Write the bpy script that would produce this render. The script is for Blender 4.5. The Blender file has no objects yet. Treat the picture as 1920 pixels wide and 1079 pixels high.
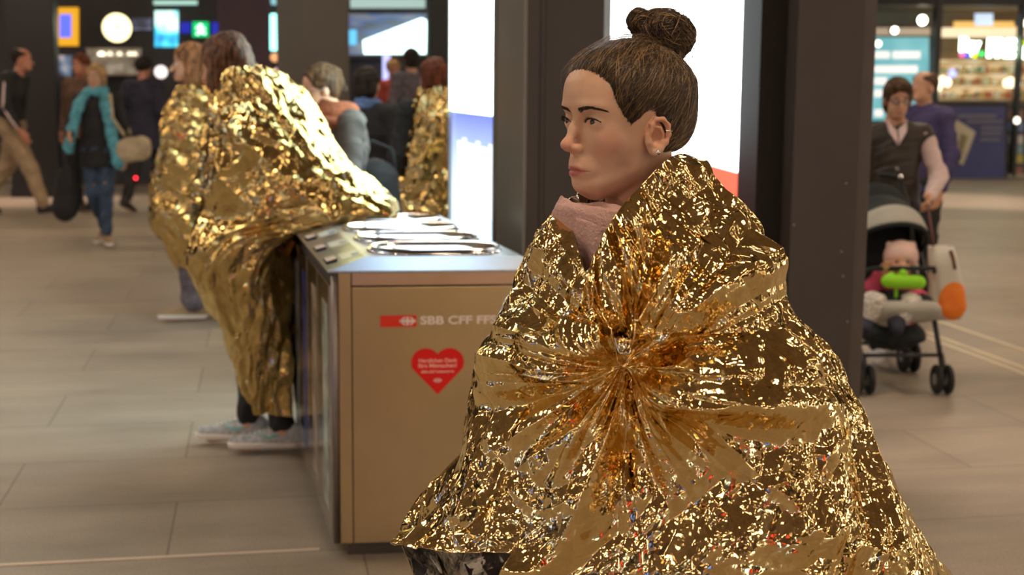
import bpy, math, random
import numpy as np
from mathutils import Matrix, Vector
random.seed(7)
SC = bpy.context.scene
COL = SC.collection
R = math.radians
# ------------------------------------------------------------------ camera
FPX = 2600.0
CAMZ = 1.5
PITCH = 8.17
ROLL = 0.5
cam_d = bpy.data.cameras.new('camera')
cam = bpy.data.objects.new('camera', cam_d); COL.objects.link(cam)
cam_d.sensor_width = 36.0
cam_d.lens = 36.0 * FPX / 1920.0
cam_d.clip_end = 200
MC = Matrix.Translation((0, 0, CAMZ)) @ Matrix.Rotation(R(90 - PITCH), 4, 'X') @ Matrix.Rotation(R(ROLL), 4, 'Z')
cam.matrix_world = MC
cam_d.dof.use_dof = True
cam_d.dof.focus_distance = 2.16
cam_d.dof.aperture_fstop = 5.2
SC.camera = cam
SC.view_settings.view_transform = 'Standard'
SC.view_settings.look = 'None'
SC.view_settings.gamma = 1.0
SC.view_settings.exposure = 0.12
SC.view_settings.use_curve_mapping = False
# ------------------------------------------------------------------ world
wd = bpy.data.worlds.new('world'); SC.world = wd; wd.use_nodes = True
bg = wd.node_tree.nodes['Background']
bg.inputs['Color'].default_value = (0.75, 0.62, 0.50, 1)
bg.inputs['Strength'].default_value = 0.16

# ------------------------------------------------------------------ projection helpers
MC3 = np.array(MC.to_3x3()); C0 = np.array([0, 0, CAMZ])
def ray(px, py):
    d = MC3 @ np.array([(px - 960) / FPX, -(py - 539.5) / FPX, -1.0]); return d
def P(px, py, dep):
    d = ray(px, py); return C0 + d * (dep / d[1])
def G(px, py, z=0.0):
    d = ray(px, py); return C0 + d * ((z - CAMZ) / d[2])
def project(p):
    q = (np.asarray(p) - C0) @ MC3
    return 960 - q[..., 0] / q[..., 2] * FPX, 539.5 + q[..., 1] / q[..., 2] * FPX
PSI = R(10.4)
U = np.array([math.cos(PSI), math.sin(PSI), 0.]); V = np.array([-math.sin(PSI), math.cos(PSI), 0.])
Z = np.array([0, 0, 1.])
def on_wall(px, py, dist):          # meets a wall running along the hall grid, dist along V from the origin
    d = ray(px, py); t = (dist - C0 @ V) / (d @ V); return C0 + d * t

# ------------------------------------------------------------------ materials
def nmat(name):
    m = bpy.data.materials.new(name); m.use_nodes = True
    return m, m.node_tree.nodes, m.node_tree.links, m.node_tree.nodes['Principled BSDF']
def node(N, t, **kw):
    n = N.new(t)
    for k, v in kw.items():
        if k in n.inputs.keys(): n.inputs[k].default_value = v
        else: setattr(n, k, v)
    return n
def plain(name, col, rough=0.6, metal=0.0, noise=0.0, scale=8.0, bump=0.0, bscale=60., spec=0.5, sss=0.0, coat=0.0, sheen=0.0):
    m, N, L, B = nmat(name)
    B.inputs['Base Color'].default_value = (*col, 1); B.inputs['Roughness'].default_value = rough
    B.inputs['Metallic'].default_value = metal; B.inputs['Specular IOR Level'].default_value = spec
    B.inputs['Coat Weight'].default_value = coat; B.inputs['Sheen Weight'].default_value = sheen
    if sss:
        B.inputs['Subsurface Weight'].default_value = sss; B.inputs['Subsurface Radius'].default_value = (.9, .35, .2)
        B.inputs['Subsurface Scale'].default_value = 0.01
    tc = node(N, 'ShaderNodeTexCoord')
    if noise:
        nz = node(N, 'ShaderNodeTexNoise', Scale=scale, Detail=5.0)
        L.new(tc.outputs['Object'], nz.inputs['Vector'])
        cr = node(N, 'ShaderNodeValToRGB')
        cr.color_ramp.elements[0].position = .3; cr.color_ramp.elements[1].position = .7
        cr.color_ramp.elements[0].color = (*[c * (1 - noise) for c in col], 1)
        cr.color_ramp.elements[1].color = (*[min(1, c * (1 + noise)) for c in col], 1)
        L.new(nz.outputs['Fac'], cr.inputs['Fac']); L.new(cr.outputs['Color'], B.inputs['Base Color'])
    if bump:
        bz = node(N, 'ShaderNodeTexNoise', Scale=bscale, Detail=4.0)
        L.new(tc.outputs['Object'], bz.inputs['Vector'])
        bp = node(N, 'ShaderNodeBump', Strength=bump, Distance=0.01)
        L.new(bz.outputs['Fac'], bp.inputs['Height']); L.new(bp.outputs['Normal'], B.inputs['Normal'])
    return m
def emit(name, col, s):
    m, N, L, B = nmat(name)
    B.inputs['Base Color'].default_value = (*[min(1, c) * .5 for c in col], 1)
    B.inputs['Emission Color'].default_value = (*col, 1); B.inputs['Emission Strength'].default_value = s
    return m
def foil(name, col, scale=1.0, k=1.0, rough=0.1):
    m, N, L, B = nmat(name)
    B.inputs['Base Color'].default_value = (*col, 1); B.inputs['Metallic'].default_value = 1.0
    B.inputs['Roughness'].default_value = rough
    B.inputs['Specular Tint'].default_value = (1, .93, .75, 1)
    tc = node(N, 'ShaderNodeTexCoord'); geo = node(N, 'ShaderNodeNewGeometry')
    wz = node(N, 'ShaderNodeTexNoise', Scale=14.0 * scale, Detail=3.0)
    L.new(tc.outputs['Object'], wz.inputs['Vector'])
    wm = node(N, 'ShaderNodeVectorMath', operation='MULTIPLY_ADD')
    wm.inputs[1].default_value = (.09 / scale,) * 3
    L.new(wz.outputs['Color'], wm.inputs[0]); L.new(tc.outputs['Object'], wm.inputs[2])
    # where the film is crushed and where it stays smooth
    mk = node(N, 'ShaderNodeTexNoise', Scale=9.0 * scale, Detail=2.0)
    L.new(tc.outputs['Object'], mk.inputs['Vector'])
    mr = node(N, 'ShaderNodeMapRange'); mr.inputs['From Min'].default_value = .38; mr.inputs['From Max'].default_value = .58
    mr.inputs['To Min'].default_value = .25; mr.inputs['To Max'].default_value = 1.0
    L.new(mk.outputs['Fac'], mr.inputs['Value'])
    prev = geo.outputs['Normal']
    for sc_, amp in ((26 * scale, .30 * k), (70 * scale, .21 * k), (170 * scale, .13 * k)):
        vo = node(N, 'ShaderNodeTexVoronoi', Scale=sc_); L.new(wm.outputs[0], vo.inputs['Vector'])
        sb = node(N, 'ShaderNodeVectorMath', operation='SUBTRACT'); sb.inputs[1].default_value = (.5, .5, .5)
        L.new(vo.outputs['Color'], sb.inputs[0])
        a = node(N, 'ShaderNodeMath', operation='MULTIPLY'); a.inputs[1].default_value = amp
        L.new(mr.outputs['Result'], a.inputs[0])
        sl = node(N, 'ShaderNodeVectorMath', operation='SCALE'); L.new(sb.outputs[0], sl.inputs[0]); L.new(a.outputs[0], sl.inputs['Scale'])
        ad = node(N, 'ShaderNodeVectorMath', operation='ADD'); L.new(prev, ad.inputs[0]); L.new(sl.outputs[0], ad.inputs[1])
        prev = ad.outputs[0]
    nn = node(N, 'ShaderNodeVectorMath', operation='NORMALIZE'); L.new(prev, nn.inputs[0])
    L.new(nn.outputs[0], B.inputs['Normal'])
    return m

# ------------------------------------------------------------------ mesh helpers
def mesh_np(name, v, q, mats, parent=None, smooth=True, midx=None):
    v = np.asarray(v, np.float32).reshape(-1, 3)
    me = bpy.data.meshes.new(name)
    if isinstance(q, np.ndarray):
        n, k = q.shape
        me.vertices.add(len(v)); me.vertices.foreach_set('co', v.ravel())
        me.loops.add(n * k); me.loops.foreach_set('vertex_index', q.astype(np.int32).ravel())
        me.polygons.add(n); me.polygons.foreach_set('loop_start', np.arange(0, n * k, k, dtype=np.int32))
    else:
        me.from_pydata(v.tolist(), [], q)
    me.update(calc_edges=True)
    for m in (mats if isinstance(mats, (list, tuple)) else [mats]): me.materials.append(m)
    if midx is not None: me.polygons.foreach_set('material_index', np.asarray(midx, np.int32))
    me.polygons.foreach_set('use_smooth', np.full(len(me.polygons), smooth))
    me.update()
    o = bpy.data.objects.new(name, me); COL.objects.link(o)
    if parent is not None: o.parent = parent
    return o
class MB:
    """collects simple solids and links them as one mesh"""
    def __init__(s): s.v = []; s.f = []; s.m = []
    def add(s, v, f, m=0):
        b = len(s.v); s.v += [tuple(map(float, p)) for p in v]; s.f += [[i + b for i in q] for q in f]; s.m += [m] * len(f)
    def hexa(s, c, m=0, bev=0):     # 8 corners: bottom 0-3 ccw, top 4-7
        s.add(c, [[3, 2, 1, 0], [4, 5, 6, 7], [0, 1, 5, 4], [1, 2, 6, 5], [2, 3, 7, 6], [3, 0, 4, 7]], m)
    def box(s, c, e1, e2, e3, m=0):  # centre and half vectors
        c, e1, e2, e3 = (np.asarray(x, float) for x in (c, e1, e2, e3))
        s.hexa([c - e1 - e2 - e3, c + e1 - e2 - e3, c + e1 + e2 - e3, c - e1 + e2 - e3,
                c - e1 - e2 + e3, c + e1 - e2 + e3, c + e1 + e2 + e3, c - e1 + e2 + e3], m)
    def abox(s, x0, x1, y0, y1, z0, z1, m=0):
        s.box(((x0 + x1) / 2, (y0 + y1) / 2, (z0 + z1) / 2), ((x1 - x0) / 2, 0, 0), (0, (y1 - y0) / 2, 0), (0, 0, (z1 - z0) / 2), m)
    def tube(s, pts, r, n=8, m=0, closed=False, flat=1.0):
        pts = [np.asarray(p, float) for p in pts]; k = len(pts)
        rr = r if hasattr(r, '__len__') else [r] * k
        b = len(s.v); up = np.array([0.13, 0.21, 0.97]); a0 = None
        for i, p in enumerate(pts):
            if closed: t = pts[(i + 1) % k] - pts[i - 1]
            else: t = pts[min(i + 1, k - 1)] - pts[max(i - 1, 0)]
            t = t / (np.linalg.norm(t) + 1e-9)
            if a0 is None:
                a = np.cross(t, up)
                if np.linalg.norm(a) < .05: a = np.cross(t, [1, 0, 0])
            else: a = a0 - t * (a0 @ t)
            a = a / np.linalg.norm(a); a0 = a; c = np.cross(t, a)
            for j in range(n):
                th = 2 * math.pi * j / n
                s.v.append(tuple(p + rr[i] * (a * math.cos(th) + c * math.sin(th) * flat)))
        for i in range(k if closed else k - 1):
            for j in range(n):
                i2 = (i + 1) % k
                s.f.append([b + i * n + j, b + i * n + (j + 1) % n, b + i2 * n + (j + 1) % n, b + i2 * n + j]); s.m.append(m)
        if not closed:
            s.f.append([b + j for j in range(n)][::-1]); s.m.append(m)
            s.f.append([b + (k - 1) * n + j for j in range(n)]); s.m.append(m)
    def lathe(s, c, ax, prof, n=24, m=0):   # prof: (radius, height) pairs along axis
        c = np.asarray(c, float); ax = np.asarray(ax, float); ax /= np.linalg.norm(ax)
        a = np.cross(ax, [0, 0, 1.]) if abs(ax[2]) < .9 else np.cross(ax, [1., 0, 0]); a /= np.linalg.norm(a); d = np.cross(ax, a)
        b = len(s.v)
        for r, h in prof:
            for j in range(n):
                th = 2 * math.pi * j / n; s.v.append(tuple(c + ax * h + r * (a * math.cos(th) + d * math.sin(th))))
        for i in range(len(prof) - 1):
            for j in range(n):
                s.f.append([b + i * n + j, b + i * n + (j + 1) % n, b + (i + 1) * n + (j + 1) % n, b + (i + 1) * n + j]); s.m.append(m)
        s.f.append([b + j for j in range(n)][::-1]); s.m.append(m)
        s.f.append([b + (len(prof) - 1) * n + j for j in range(n)]); s.m.append(m)
    def build(s, name, mats, parent=None, smooth=False, bevel=0, seg=2):
        o = mesh_np(name, s.v, s.f, mats, parent, smooth, s.m)
        if bevel:
            md = o.modifiers.new('bevel', 'BEVEL'); md.width = bevel; md.segments = seg; md.limit_method = 'ANGLE'
        return o
def tag(o, label=None, cat=None, group=None, kind=None):
    if label: o['label'] = label
    if cat: o['category'] = cat
    if group: o['group'] = group
    if kind: o['kind'] = kind
    return o
def empty(name, loc, rotz=0.0, label=None, cat=None, group=None):
    o = bpy.data.objects.new(name, None); COL.objects.link(o); o.location = loc; o.rotation_euler = (0, 0, rotz)
    o.empty_display_size = .1
    return tag(o, label, cat, group)
def struct(o): o['kind'] = 'structure'; return o
def text_mesh(txt, size, bold=0.0, align='LEFT', extrude=0.0006, spacing=1.0):
    cu = bpy.data.curves.new('t', 'FONT'); cu.body = txt; cu.size = size; cu.align_x = align; cu.align_y = 'CENTER'
    cu.extrude = extrude; cu.offset = bold; cu.space_character = spacing
    ob = bpy.data.objects.new('t', cu); COL.objects.link(ob)
    bpy.context.view_layer.update()
    me = bpy.data.meshes.new_from_object(ob.evaluated_get(bpy.context.evaluated_depsgraph_get()))
    v = np.array([p.co[:] for p in me.vertices]); f = [list(p.vertices) for p in me.polygons]
    bpy.data.objects.remove(ob); bpy.data.meshes.remove(me); bpy.data.curves.remove(cu)
    return v, f
def lettering(name, txt, org, ex, ey, size, mat, parent, bold=0.0, align='LEFT', spacing=1.0, fit=None, extrude=.0006):
    v, f = text_mesh(txt, size, bold, align, extrude, spacing)
    ex, ey = np.asarray(ex, float), np.asarray(ey, float); n = np.cross(ex, ey); n /= np.linalg.norm(n)
    if fit:
        w = v[:, 0].max() - v[:, 0].min(); v[:, 0] *= fit / w
    w = np.asarray(org) + v[:, :1] * ex + v[:, 1:2] * ey + v[:, 2:3] * n
    return mesh_np(name, w, f, mat, parent, False)

# ------------------------------------------------------------------ implicit surfaces
class Field:
    def __init__(s, lo, hi, h):
        s.h = h; s.lo = np.asarray(lo, float)
        s.n = np.ceil((np.asarray(hi) - s.lo) / h).astype(int) + 1
        s.ax = [(s.lo[i] + h * np.arange(s.n[i])).astype(np.float32) for i in range(3)]
        s.F = np.full(s.n, 0.5, np.float32)
    def sub(s, lo, hi):
        sl = []
        for i in range(3):
            a = int(np.clip(math.floor((lo[i] - s.lo[i]) / s.h), 0, s.n[i])); b = int(np.clip(math.ceil((hi[i] - s.lo[i]) / s.h) + 1, 0, s.n[i]))
            if b <= a: return None
            sl.append(slice(a, b))
        X = s.ax[0][sl[0]][:, None, None]; Y = s.ax[1][sl[1]][None, :, None]; Z_ = s.ax[2][sl[2]][None, None, :]
        return tuple(sl), X, Y, Z_
    def comb(s, sl, d, k, op):
        F = s.F[sl]
        if op == 'add':
            h = np.clip(.5 + .5 * (F - d) / k, 0, 1); s.F[sl] = F * (1 - h) + d * h - k * h * (1 - h)
        else:
            h = np.clip(.5 - .5 * (F + d) / k, 0, 1); s.F[sl] = F * (1 - h) - d * h + k * h * (1 - h)
    def cone(s, a, b, ra, rb, k=.02, op='add', flat=None, fdir=(0, 1, 0)):
        a, b = np.asarray(a, float), np.asarray(b, float); m = max(ra, rb) * 1.05 + k * 1.5 + s.h * 2
        r = s.sub(np.minimum(a, b) - m, np.maximum(a, b) + m)
        if r is None: return s
        sl, X, Y, Z_ = r
        px, py, pz = X - a[0], Y - a[1], Z_ - a[2]; ab = b - a
        if flat:
            f = np.asarray(fdir, float); f /= np.linalg.norm(f); dt = (px * f[0] + py * f[1] + pz * f[2]) * (1 / flat - 1)
            px, py, pz = px + dt * f[0], py + dt * f[1], pz + dt * f[2]; ab = ab + f * (ab @ f) * (1 / flat - 1)
        L = ab @ ab + 1e-12
        t = np.clip((px * ab[0] + py * ab[1] + pz * ab[2]) / L, 0, 1)
        d = np.sqrt((px - t * ab[0]) ** 2 + (py - t * ab[1]) ** 2 + (pz - t * ab[2]) ** 2) - (ra + (rb - ra) * t)
        if flat: d = d * (flat * .5 + .5)
        s.comb(sl, d, k, op); return s
    def chain(s, pts, rs, k=.02, **kw):
        for i in range(len(pts) - 1): s.cone(pts[i], pts[i + 1], rs[i], rs[i + 1], k, **kw)
        return s
    def ell(s, c, r, k=.02, op='add', rot=None):
        c = np.asarray(c, float); r = np.asarray(r, float); m = r.max() + k * 1.5 + s.h * 2
        q = s.sub(c - m, c + m)
        if q is None: return s
        sl, X, Y, Z_ = q
        px, py, pz = X - c[0], Y - c[1], Z_ - c[2]
        if rot is not None:
            M = np.asarray(rot)   # columns: local axes in field space
            px, py, pz = (px * M[0, 0] + py * M[1, 0] + pz * M[2, 0]), (px * M[0, 1] + py * M[1, 1] + pz * M[2, 1]), (px * M[0, 2] + py * M[1, 2] + pz * M[2, 2])
        k0 = np.sqrt((px / r[0]) ** 2 + (py / r[1]) ** 2 + (pz / r[2]) ** 2)
        k1 = np.sqrt((px / r[0] ** 2) ** 2 + (py / r[1] ** 2) ** 2 + (pz / r[2] ** 2) ** 2) + 1e-9
        s.comb(sl, k0 * (k0 - 1) / k1, k, op); return s
    def cut_below(s, z): s.F = np.maximum(s.F, (z - s.ax[2])[None, None, :]); return s
    def cut_above(s, z): s.F = np.maximum(s.F, (s.ax[2] - z)[None, None, :]); return s
    def net(s):
        F = s.F; F[0] = F[-1] = .1; F[:, 0] = F[:, -1] = .1; F[:, :, 0] = F[:, :, -1] = .1
        S = F < 0
        c = [(i, j, k) for i in (0, 1) for j in (0, 1) for k in (0, 1)]
        def corner(A, t): return A[t[0]:A.shape[0] - 1 + t[0], t[1]:A.shape[1] - 1 + t[1], t[2]:A.shape[2] - 1 + t[2]]
        cnt = sum(corner(S, t).astype(np.uint8) for t in c)
        act = (cnt > 0) & (cnt < 8); I = np.argwhere(act)
        idx = np.full(act.shape, -1, np.int32); idx[act] = np.arange(len(I))
        vals = np.stack([F[I[:, 0] + t[0], I[:, 1] + t[1], I[:, 2] + t[2]] for t in c], 1)
        acc = np.zeros((len(I), 3)); n = np.zeros(len(I))
        for a in range(8):
            for b in range(a + 1, 8):
                if sum(abs(c[a][i] - c[b][i]) for i in range(3)) != 1: continue
                va, vb = vals[:, a], vals[:, b]; cr = (va < 0) != (vb < 0)
                t = np.where(cr, va / (va - vb + 1e-12), 0)
                p = np.array(c[a])[None] + t[:, None] * (np.array(c[b]) - np.array(c[a]))[None]
                acc += np.where(cr[:, None], p, 0); n += cr
        vts = s.lo + (I + acc / n[:, None]) * s.h
        Q = []
        for ax in range(3):
            o1, o2 = [(1, 2), (2, 0), (0, 1)][ax]
            sa = [slice(None)] * 3; sb = [slice(None)] * 3; sa[ax] = slice(0, -1); sb[ax] = slice(1, None)
            A, B_ = S[tuple(sa)], S[tuple(sb)]; E = np.argwhere(A != B_)
            E = E[(E[:, o1] > 0) & (E[:, o2] > 0) & (E[:, o1] < s.n[o1] - 1) & (E[:, o2] < s.n[o2] - 1)]
            flip = A[E[:, 0], E[:, 1], E[:, 2]]
            def at(d1, d2):
                K = E.copy(); K[:, o1] += d1; K[:, o2] += d2; return idx[K[:, 0], K[:, 1], K[:, 2]]
            q = np.stack([at(-1, -1), at(0, -1), at(0, 0), at(-1, 0)], 1)
            q[~flip] = q[~flip][:, ::-1]; Q.append(q)
        Q = np.concatenate(Q); Q = Q[(Q >= 0).all(1)]
        return vts, Q
def wrinkle(v, amp, f, seed=0):
    rs = np.random.RandomState(seed); out = v.copy()
    for i in range(5):
        w = rs.normal(size=3) * f * (1 + .5 * i); d = rs.normal(size=3); d /= np.linalg.norm(d)
        out += d * (amp / (1 + .5 * i)) * np.sin(v @ w + rs.rand() * 6)[:, None]
    return out
# ------------------------------------------------------------------ crumpled foil sheets
def _hash(i, j, seed):
    n = (i.astype(np.int64) * 374761393 + j.astype(np.int64) * 668265263 + seed * 1442695041) & 0xffffffff
    n = ((n ^ (n >> 13)) * 1274126177) & 0xffffffff
    return ((n ^ (n >> 16)) & 0xffff) / 65535.0
def facets(a, b, seed):              # continuous, piecewise flat creases; one cell is about one unit
    wa = a + .35 * np.sin(b * 1.7 + seed) + .2 * np.sin(a * 2.3 + b * 1.1 + seed * 2)
    wb = b + .35 * np.sin(a * 1.9 + seed * 3) + .2 * np.sin(b * 2.9 - a * .7 + seed)
    s = (wa + wb) * .36602540378; x, y = wa + s, wb + s
    i, j = np.floor(x), np.floor(y); fx, fy = x - i, y - j; i = i.astype(int); j = j.astype(int)
    h00, h11 = _hash(i, j, seed), _hash(i + 1, j + 1, seed); h10, h01 = _hash(i + 1, j, seed), _hash(i, j + 1, seed)
    return np.where(fx > fy, h00 * (1 - fx) + h10 * (fx - fy) + h11 * fy, h00 * (1 - fy) + h01 * (fy - fx) + h11 * fx) - .5
def crom(keys, v):                   # keys (K,n,3), v in [0,K-1] per vertex-row (m,) or (m,n)
    K = len(keys); i = np.clip(np.floor(v).astype(int), 0, K - 2); t = v - i
    g = lambda q: keys[np.clip(q, 0, K - 1)]
    return i, t
def ring_curve(pts):                 # pts: list of (theta_deg, xyz) -> function of theta
    pts = sorted(pts, key=lambda q: q[0]); th = np.array([q[0] for q in pts], float); p = np.array([q[1] for q in pts], float)
    th3 = np.concatenate([th - 360, th, th + 360]); p3 = np.concatenate([p, p, p])
    def f(t):
        i = np.clip(np.searchsorted(th3, t, side='right') - 1, 1, len(th3) - 3); u = ((t - th3[i]) / (th3[i + 1] - th3[i]))[:, None]
        p0, p1, p2, p4 = p3[i - 1], p3[i], p3[i + 1], p3[i + 2]
        return .5 * ((2 * p1) + (-p0 + p2) * u + (2 * p0 - 5 * p1 + 4 * p2 - p4) * u * u + (-p0 + 3 * p1 - 3 * p2 + p4) * u ** 3)
    return f
def oval_ring(L, Rr, front, back, ex=2.2):   # L, Rr world points of the two silhouettes
    L, Rr = np.asarray(L), np.asarray(Rr); c = (L + Rr) / 2; a = (Rr - L) / 2
    def f(t):
        th = np.radians(t); co, si = np.cos(th), np.sin(th)
        n = (np.abs(co) ** ex + np.abs(si) ** ex) ** (-1 / ex)
        b = np.where(si < 0, front, back)
        p = c + (n * co)[:, None] * a; p = p.copy(); p[:, 1] += n * si * b
        return p
    return f
def cape(name, rings, nu, nv, mats, parent, relief, vend=None, thick=.0012):
    th = np.linspace(90, 450, nu); th = np.where(th > 180, th - 360, th); thu = np.linspace(90, 450, nu)
    K = np.stack([r(th) for r in rings])           # K,nu,3
    nk = len(rings)
    ve = np.full(nu, nk - 1.0) if vend is None else vend(th, K)
    vv = np.linspace(0, 1, nv)[:, None] * np.full((1, nu), nk - 1.0)
    i = np.clip(np.floor(vv).astype(int), 0, nk - 2); u = (vv - i)[..., None]
    col = np.arange(nu)[None, :].repeat(nv, 0)
    g = lambda q: K[np.clip(q, 0, nk - 1), col]
    p0, p1, p2, p3 = g(i - 1), g(i), g(i + 1), g(i + 2)
    B = .5 * ((2 * p1) + (-p0 + p2) * u + (2 * p0 - 5 * p1 + 4 * p2 - p3) * u * u + (-p0 + 3 * p1 - 3 * p2 + p3) * u ** 3)
    du = np.gradient(B, axis=1); dv = np.gradient(B, axis=0); n = np.cross(du, dv); n /= np.linalg.norm(n, axis=2, keepdims=True) + 1e-9
    cc = B.mean(axis=1, keepdims=True)
    sgn = np.sign(((B - cc) * n)[..., :2].sum()); n *= sgn
    s = np.cumsum(np.linalg.norm(np.diff(B, axis=1, prepend=B[:, :1]), axis=2), axis=1).mean(0)[None, :].repeat(nv, 0)
    t = np.cumsum(np.linalg.norm(np.diff(B, axis=0, prepend=B[:1]), axis=2), axis=0)
    h, extra = relief(B, n, s, t, th[None, :].repeat(nv, 0), vv)
    W = B + n * h[..., None]
    if extra is not None: W = W + extra
    ii = np.arange(nv * nu).reshape(nv, nu)
    q = np.stack([ii[:-1, :-1], ii[:-1, 1:], ii[1:, 1:], ii[1:, :-1]], -1).reshape(-1, 4)
    if sgn < 0: pass
    else: q = q
    a, b, c = W[0, 0], W[0, 1], W[1, 1]
    # make faces point outwards (gold side out)
    v = W.reshape(-1, 3); mid = q[len(q) // 2]; fn = np.cross(v[mid[1]] - v[mid[0]], v[mid[3]] - v[mid[0]])
    nm = n.reshape(-1, 3)[mid[0]]
    if fn @ nm < 0: q = q[:, ::-1].copy()
    fq = q.reshape(-1, 4); keep = (vv.reshape(-1)[fq] <= ve[fq % nu] + 1e-6).all(1); q = fq[keep]
    used = np.zeros(len(v), bool); used[q.ravel()] = True; rm = np.cumsum(used) - 1; v = v[used]; q = rm[q]
    o = mesh_np(name, v, q, mats, parent, True)
    md = o.modifiers.new('film', 'SOLIDIFY'); md.thickness = thick; md.offset = -1; md.material_offset = 1; md.material_offset_rim = 0
    return o
def crumple(s, t, k=1.0, seed=0):
    big = facets(s / .13, t / .16, 11 + seed) * .034
    mid = facets(s / .045, t / .060, 23 + seed) * .0155
    mk = np.clip(.25 + 1.6 * (facets(s / .12, t / .10, 91 + seed) + .35), .15, 1.25)
    sm = facets(s / .019, t / .024, 37 + seed) * .0033 * mk
    ti = facets(s / .009, t / .0095, 57 + seed) * .0011 * mk
    return k * (big + mid + sm + ti)
# ================================================================== THE HALL
def floor_mat():
    m, N, L, B = nmat('stone_floor')
    tc = node(N, 'ShaderNodeTexCoord')
    mp = node(N, 'ShaderNodeMapping'); mp.inputs['Location'].default_value = (.31, -.06, 0)
    L.new(tc.outputs['Object'], mp.inputs['Vector'])
    br = node(N, 'ShaderNodeTexBrick', Scale=1.0); br.inputs['Mortar Size'].default_value = .003; br.inputs['Brick Width'].default_value = 1.25
    br.inputs['Row Height'].default_value = .62; br.inputs['Mortar Smooth'].default_value = .2
    br.inputs['Color1'].default_value = (.30, .255, .205, 1); br.inputs['Color2'].default_value = (.345, .295, .235, 1); br.inputs['Mortar'].default_value = (.12, .10, .085, 1)
    L.new(mp.outputs['Vector'], br.inputs['Vector'])
    nz = node(N, 'ShaderNodeTexNoise', Scale=1.1, Detail=6.0, Roughness=.65); mp2 = node(N, 'ShaderNodeMapping'); mp2.inputs['Scale'].default_value = (1.0, 3.5, 1)
    L.new(tc.outputs['Object'], mp2.inputs['Vector']); L.new(mp2.outputs['Vector'], nz.inputs['Vector'])
    sp = node(N, 'ShaderNodeTexNoise', Scale=140.0, Detail=2.0); L.new(tc.outputs['Object'], sp.inputs['Vector'])
    mx = node(N, 'ShaderNodeMix', data_type='RGBA', blend_type='OVERLAY'); mx.inputs['Factor'].default_value = .55
    L.new(br.outputs['Color'], mx.inputs[6]); L.new(nz.outputs['Fac'], mx.inputs[7])
    mx2 = node(N, 'ShaderNodeMix', data_type='RGBA', blend_type='OVERLAY'); mx2.inputs['Factor'].default_value = .5
    L.new(mx.outputs[2], mx2.inputs[6]); L.new(sp.outputs['Fac'], mx2.inputs[7])
    L.new(mx2.outputs[2], B.inputs['Base Color'])
    rr = node(N, 'ShaderNodeMapRange'); rr.inputs['To Min'].default_value = .32; rr.inputs['To Max'].default_value = .6
    L.new(nz.outputs['Fac'], rr.inputs['Value']); L.new(rr.outputs['Result'], B.inputs['Roughness'])
    bp = node(N, 'ShaderNodeBump', Strength=.12, Distance=.004); L.new(sp.outputs['Fac'], bp.inputs['Height']); L.new(bp.outputs['Normal'], B.inputs['Normal'])
    return m
M_floor = floor_mat()
b = MB(); b.abox(-22, 22, -14, 27, -.1, 0); o = b.build('floor', M_floor); o.rotation_euler = (0, 0, PSI); struct(o)
M_ceil = plain('ceiling_paint', (.30, .23, .165), .7, noise=.35, scale=.8)
b = MB(); b.abox(-22, 22, -14, 27, 4.4, 4.5); o = b.build('ceiling', M_ceil); o.rotation_euler = (0, 0, PSI); struct(o)
M_dark = plain('dark_cladding', (.030, .026, .026), .35, noise=.25, scale=1.5)
M_wall = plain('hall_wall', (.16, .13, .10), .6, noise=.25, scale=1.2)
def uvbox(mb, u0, u1, v0, v1, z0, z1, m=0):     # box in hall grid coordinates
    mb.box(U * (u0 + u1) / 2 + V * (v0 + v1) / 2 + Z * (z0 + z1) / 2, U * (u1 - u0) / 2, V * (v1 - v0) / 2, Z * (z1 - z0) / 2, m)
def uv(p): return float(p @ U), float(p @ V)
VW = 23.0                                       # distance of the shop fronts
UR = uv(on_wall(1300, 300, VW))[0]
b = MB(); uvbox(b, -21, UR, VW, VW + .3, 0, 4.4); struct(b.build('wall_back', M_dark))
b = MB(); uvbox(b, UR, 22, VW + 2.2, VW + 2.5, 0, 4.4); struct(b.build('wall_shop', M_wall))
b = MB(); uvbox(b, -21.3, -21, -13, 26, 0, 4.4); struct(b.build('wall_left', M_wall))
b = MB(); uvbox(b, 21, 21.3, -13, 26, 0, 4.4); struct(b.build('wall_right', M_wall))
b = MB(); uvbox(b, -21, 21, -13.3, -13, 0, 4.4); struct(b.build('wall_front', M_wall))
M_kick = plain('stone_skirting', (.45, .40, .33), .4, noise=.15)
b = MB(); uvbox(b, -21, 21, VW - .06, VW, 0, .05); struct(b.build('baseboard_back', M_kick))
# brass and steel strips let into the floor
M_brass = plain('strip_metal', (.70, .60, .42), .35, metal=.4, noise=.1)
M_steelstrip = plain('pale_strip', (.80, .66, .54), .4, metal=.1)
def strip_u(name, px, py, w, u0, u1, mat, split=None):
    p = G(px, py); u_, v_ = uv(p); b = MB(); uvbox(b, u0, u1, v_ - w / 2, v_ + w / 2, 0, .003); struct(b.build(name, mat))
strip_u('trim_1', 300, 1046, .012, -5, uv(G(598,1030))[0], M_steelstrip)
strip_u('trim_2', 150, 432, .05, -18, 18, M_brass)
strip_u('trim_3', 150, 440, .035, -18, 18, M_brass)
strip_u('trim_4', 150, 349, .16, -18, 18, M_brass)
for n_, (px, py) in enumerate(((1830, 627), (1830, 658), (1830, 668))):
    p = G(px, py); u_, v_ = uv(p); b = MB(); uvbox(b, u_ - .018, u_ + .018, 6.2, 22, 0, .003); struct(b.build('trim_%d' % (n_ + 5), M_brass))

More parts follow.
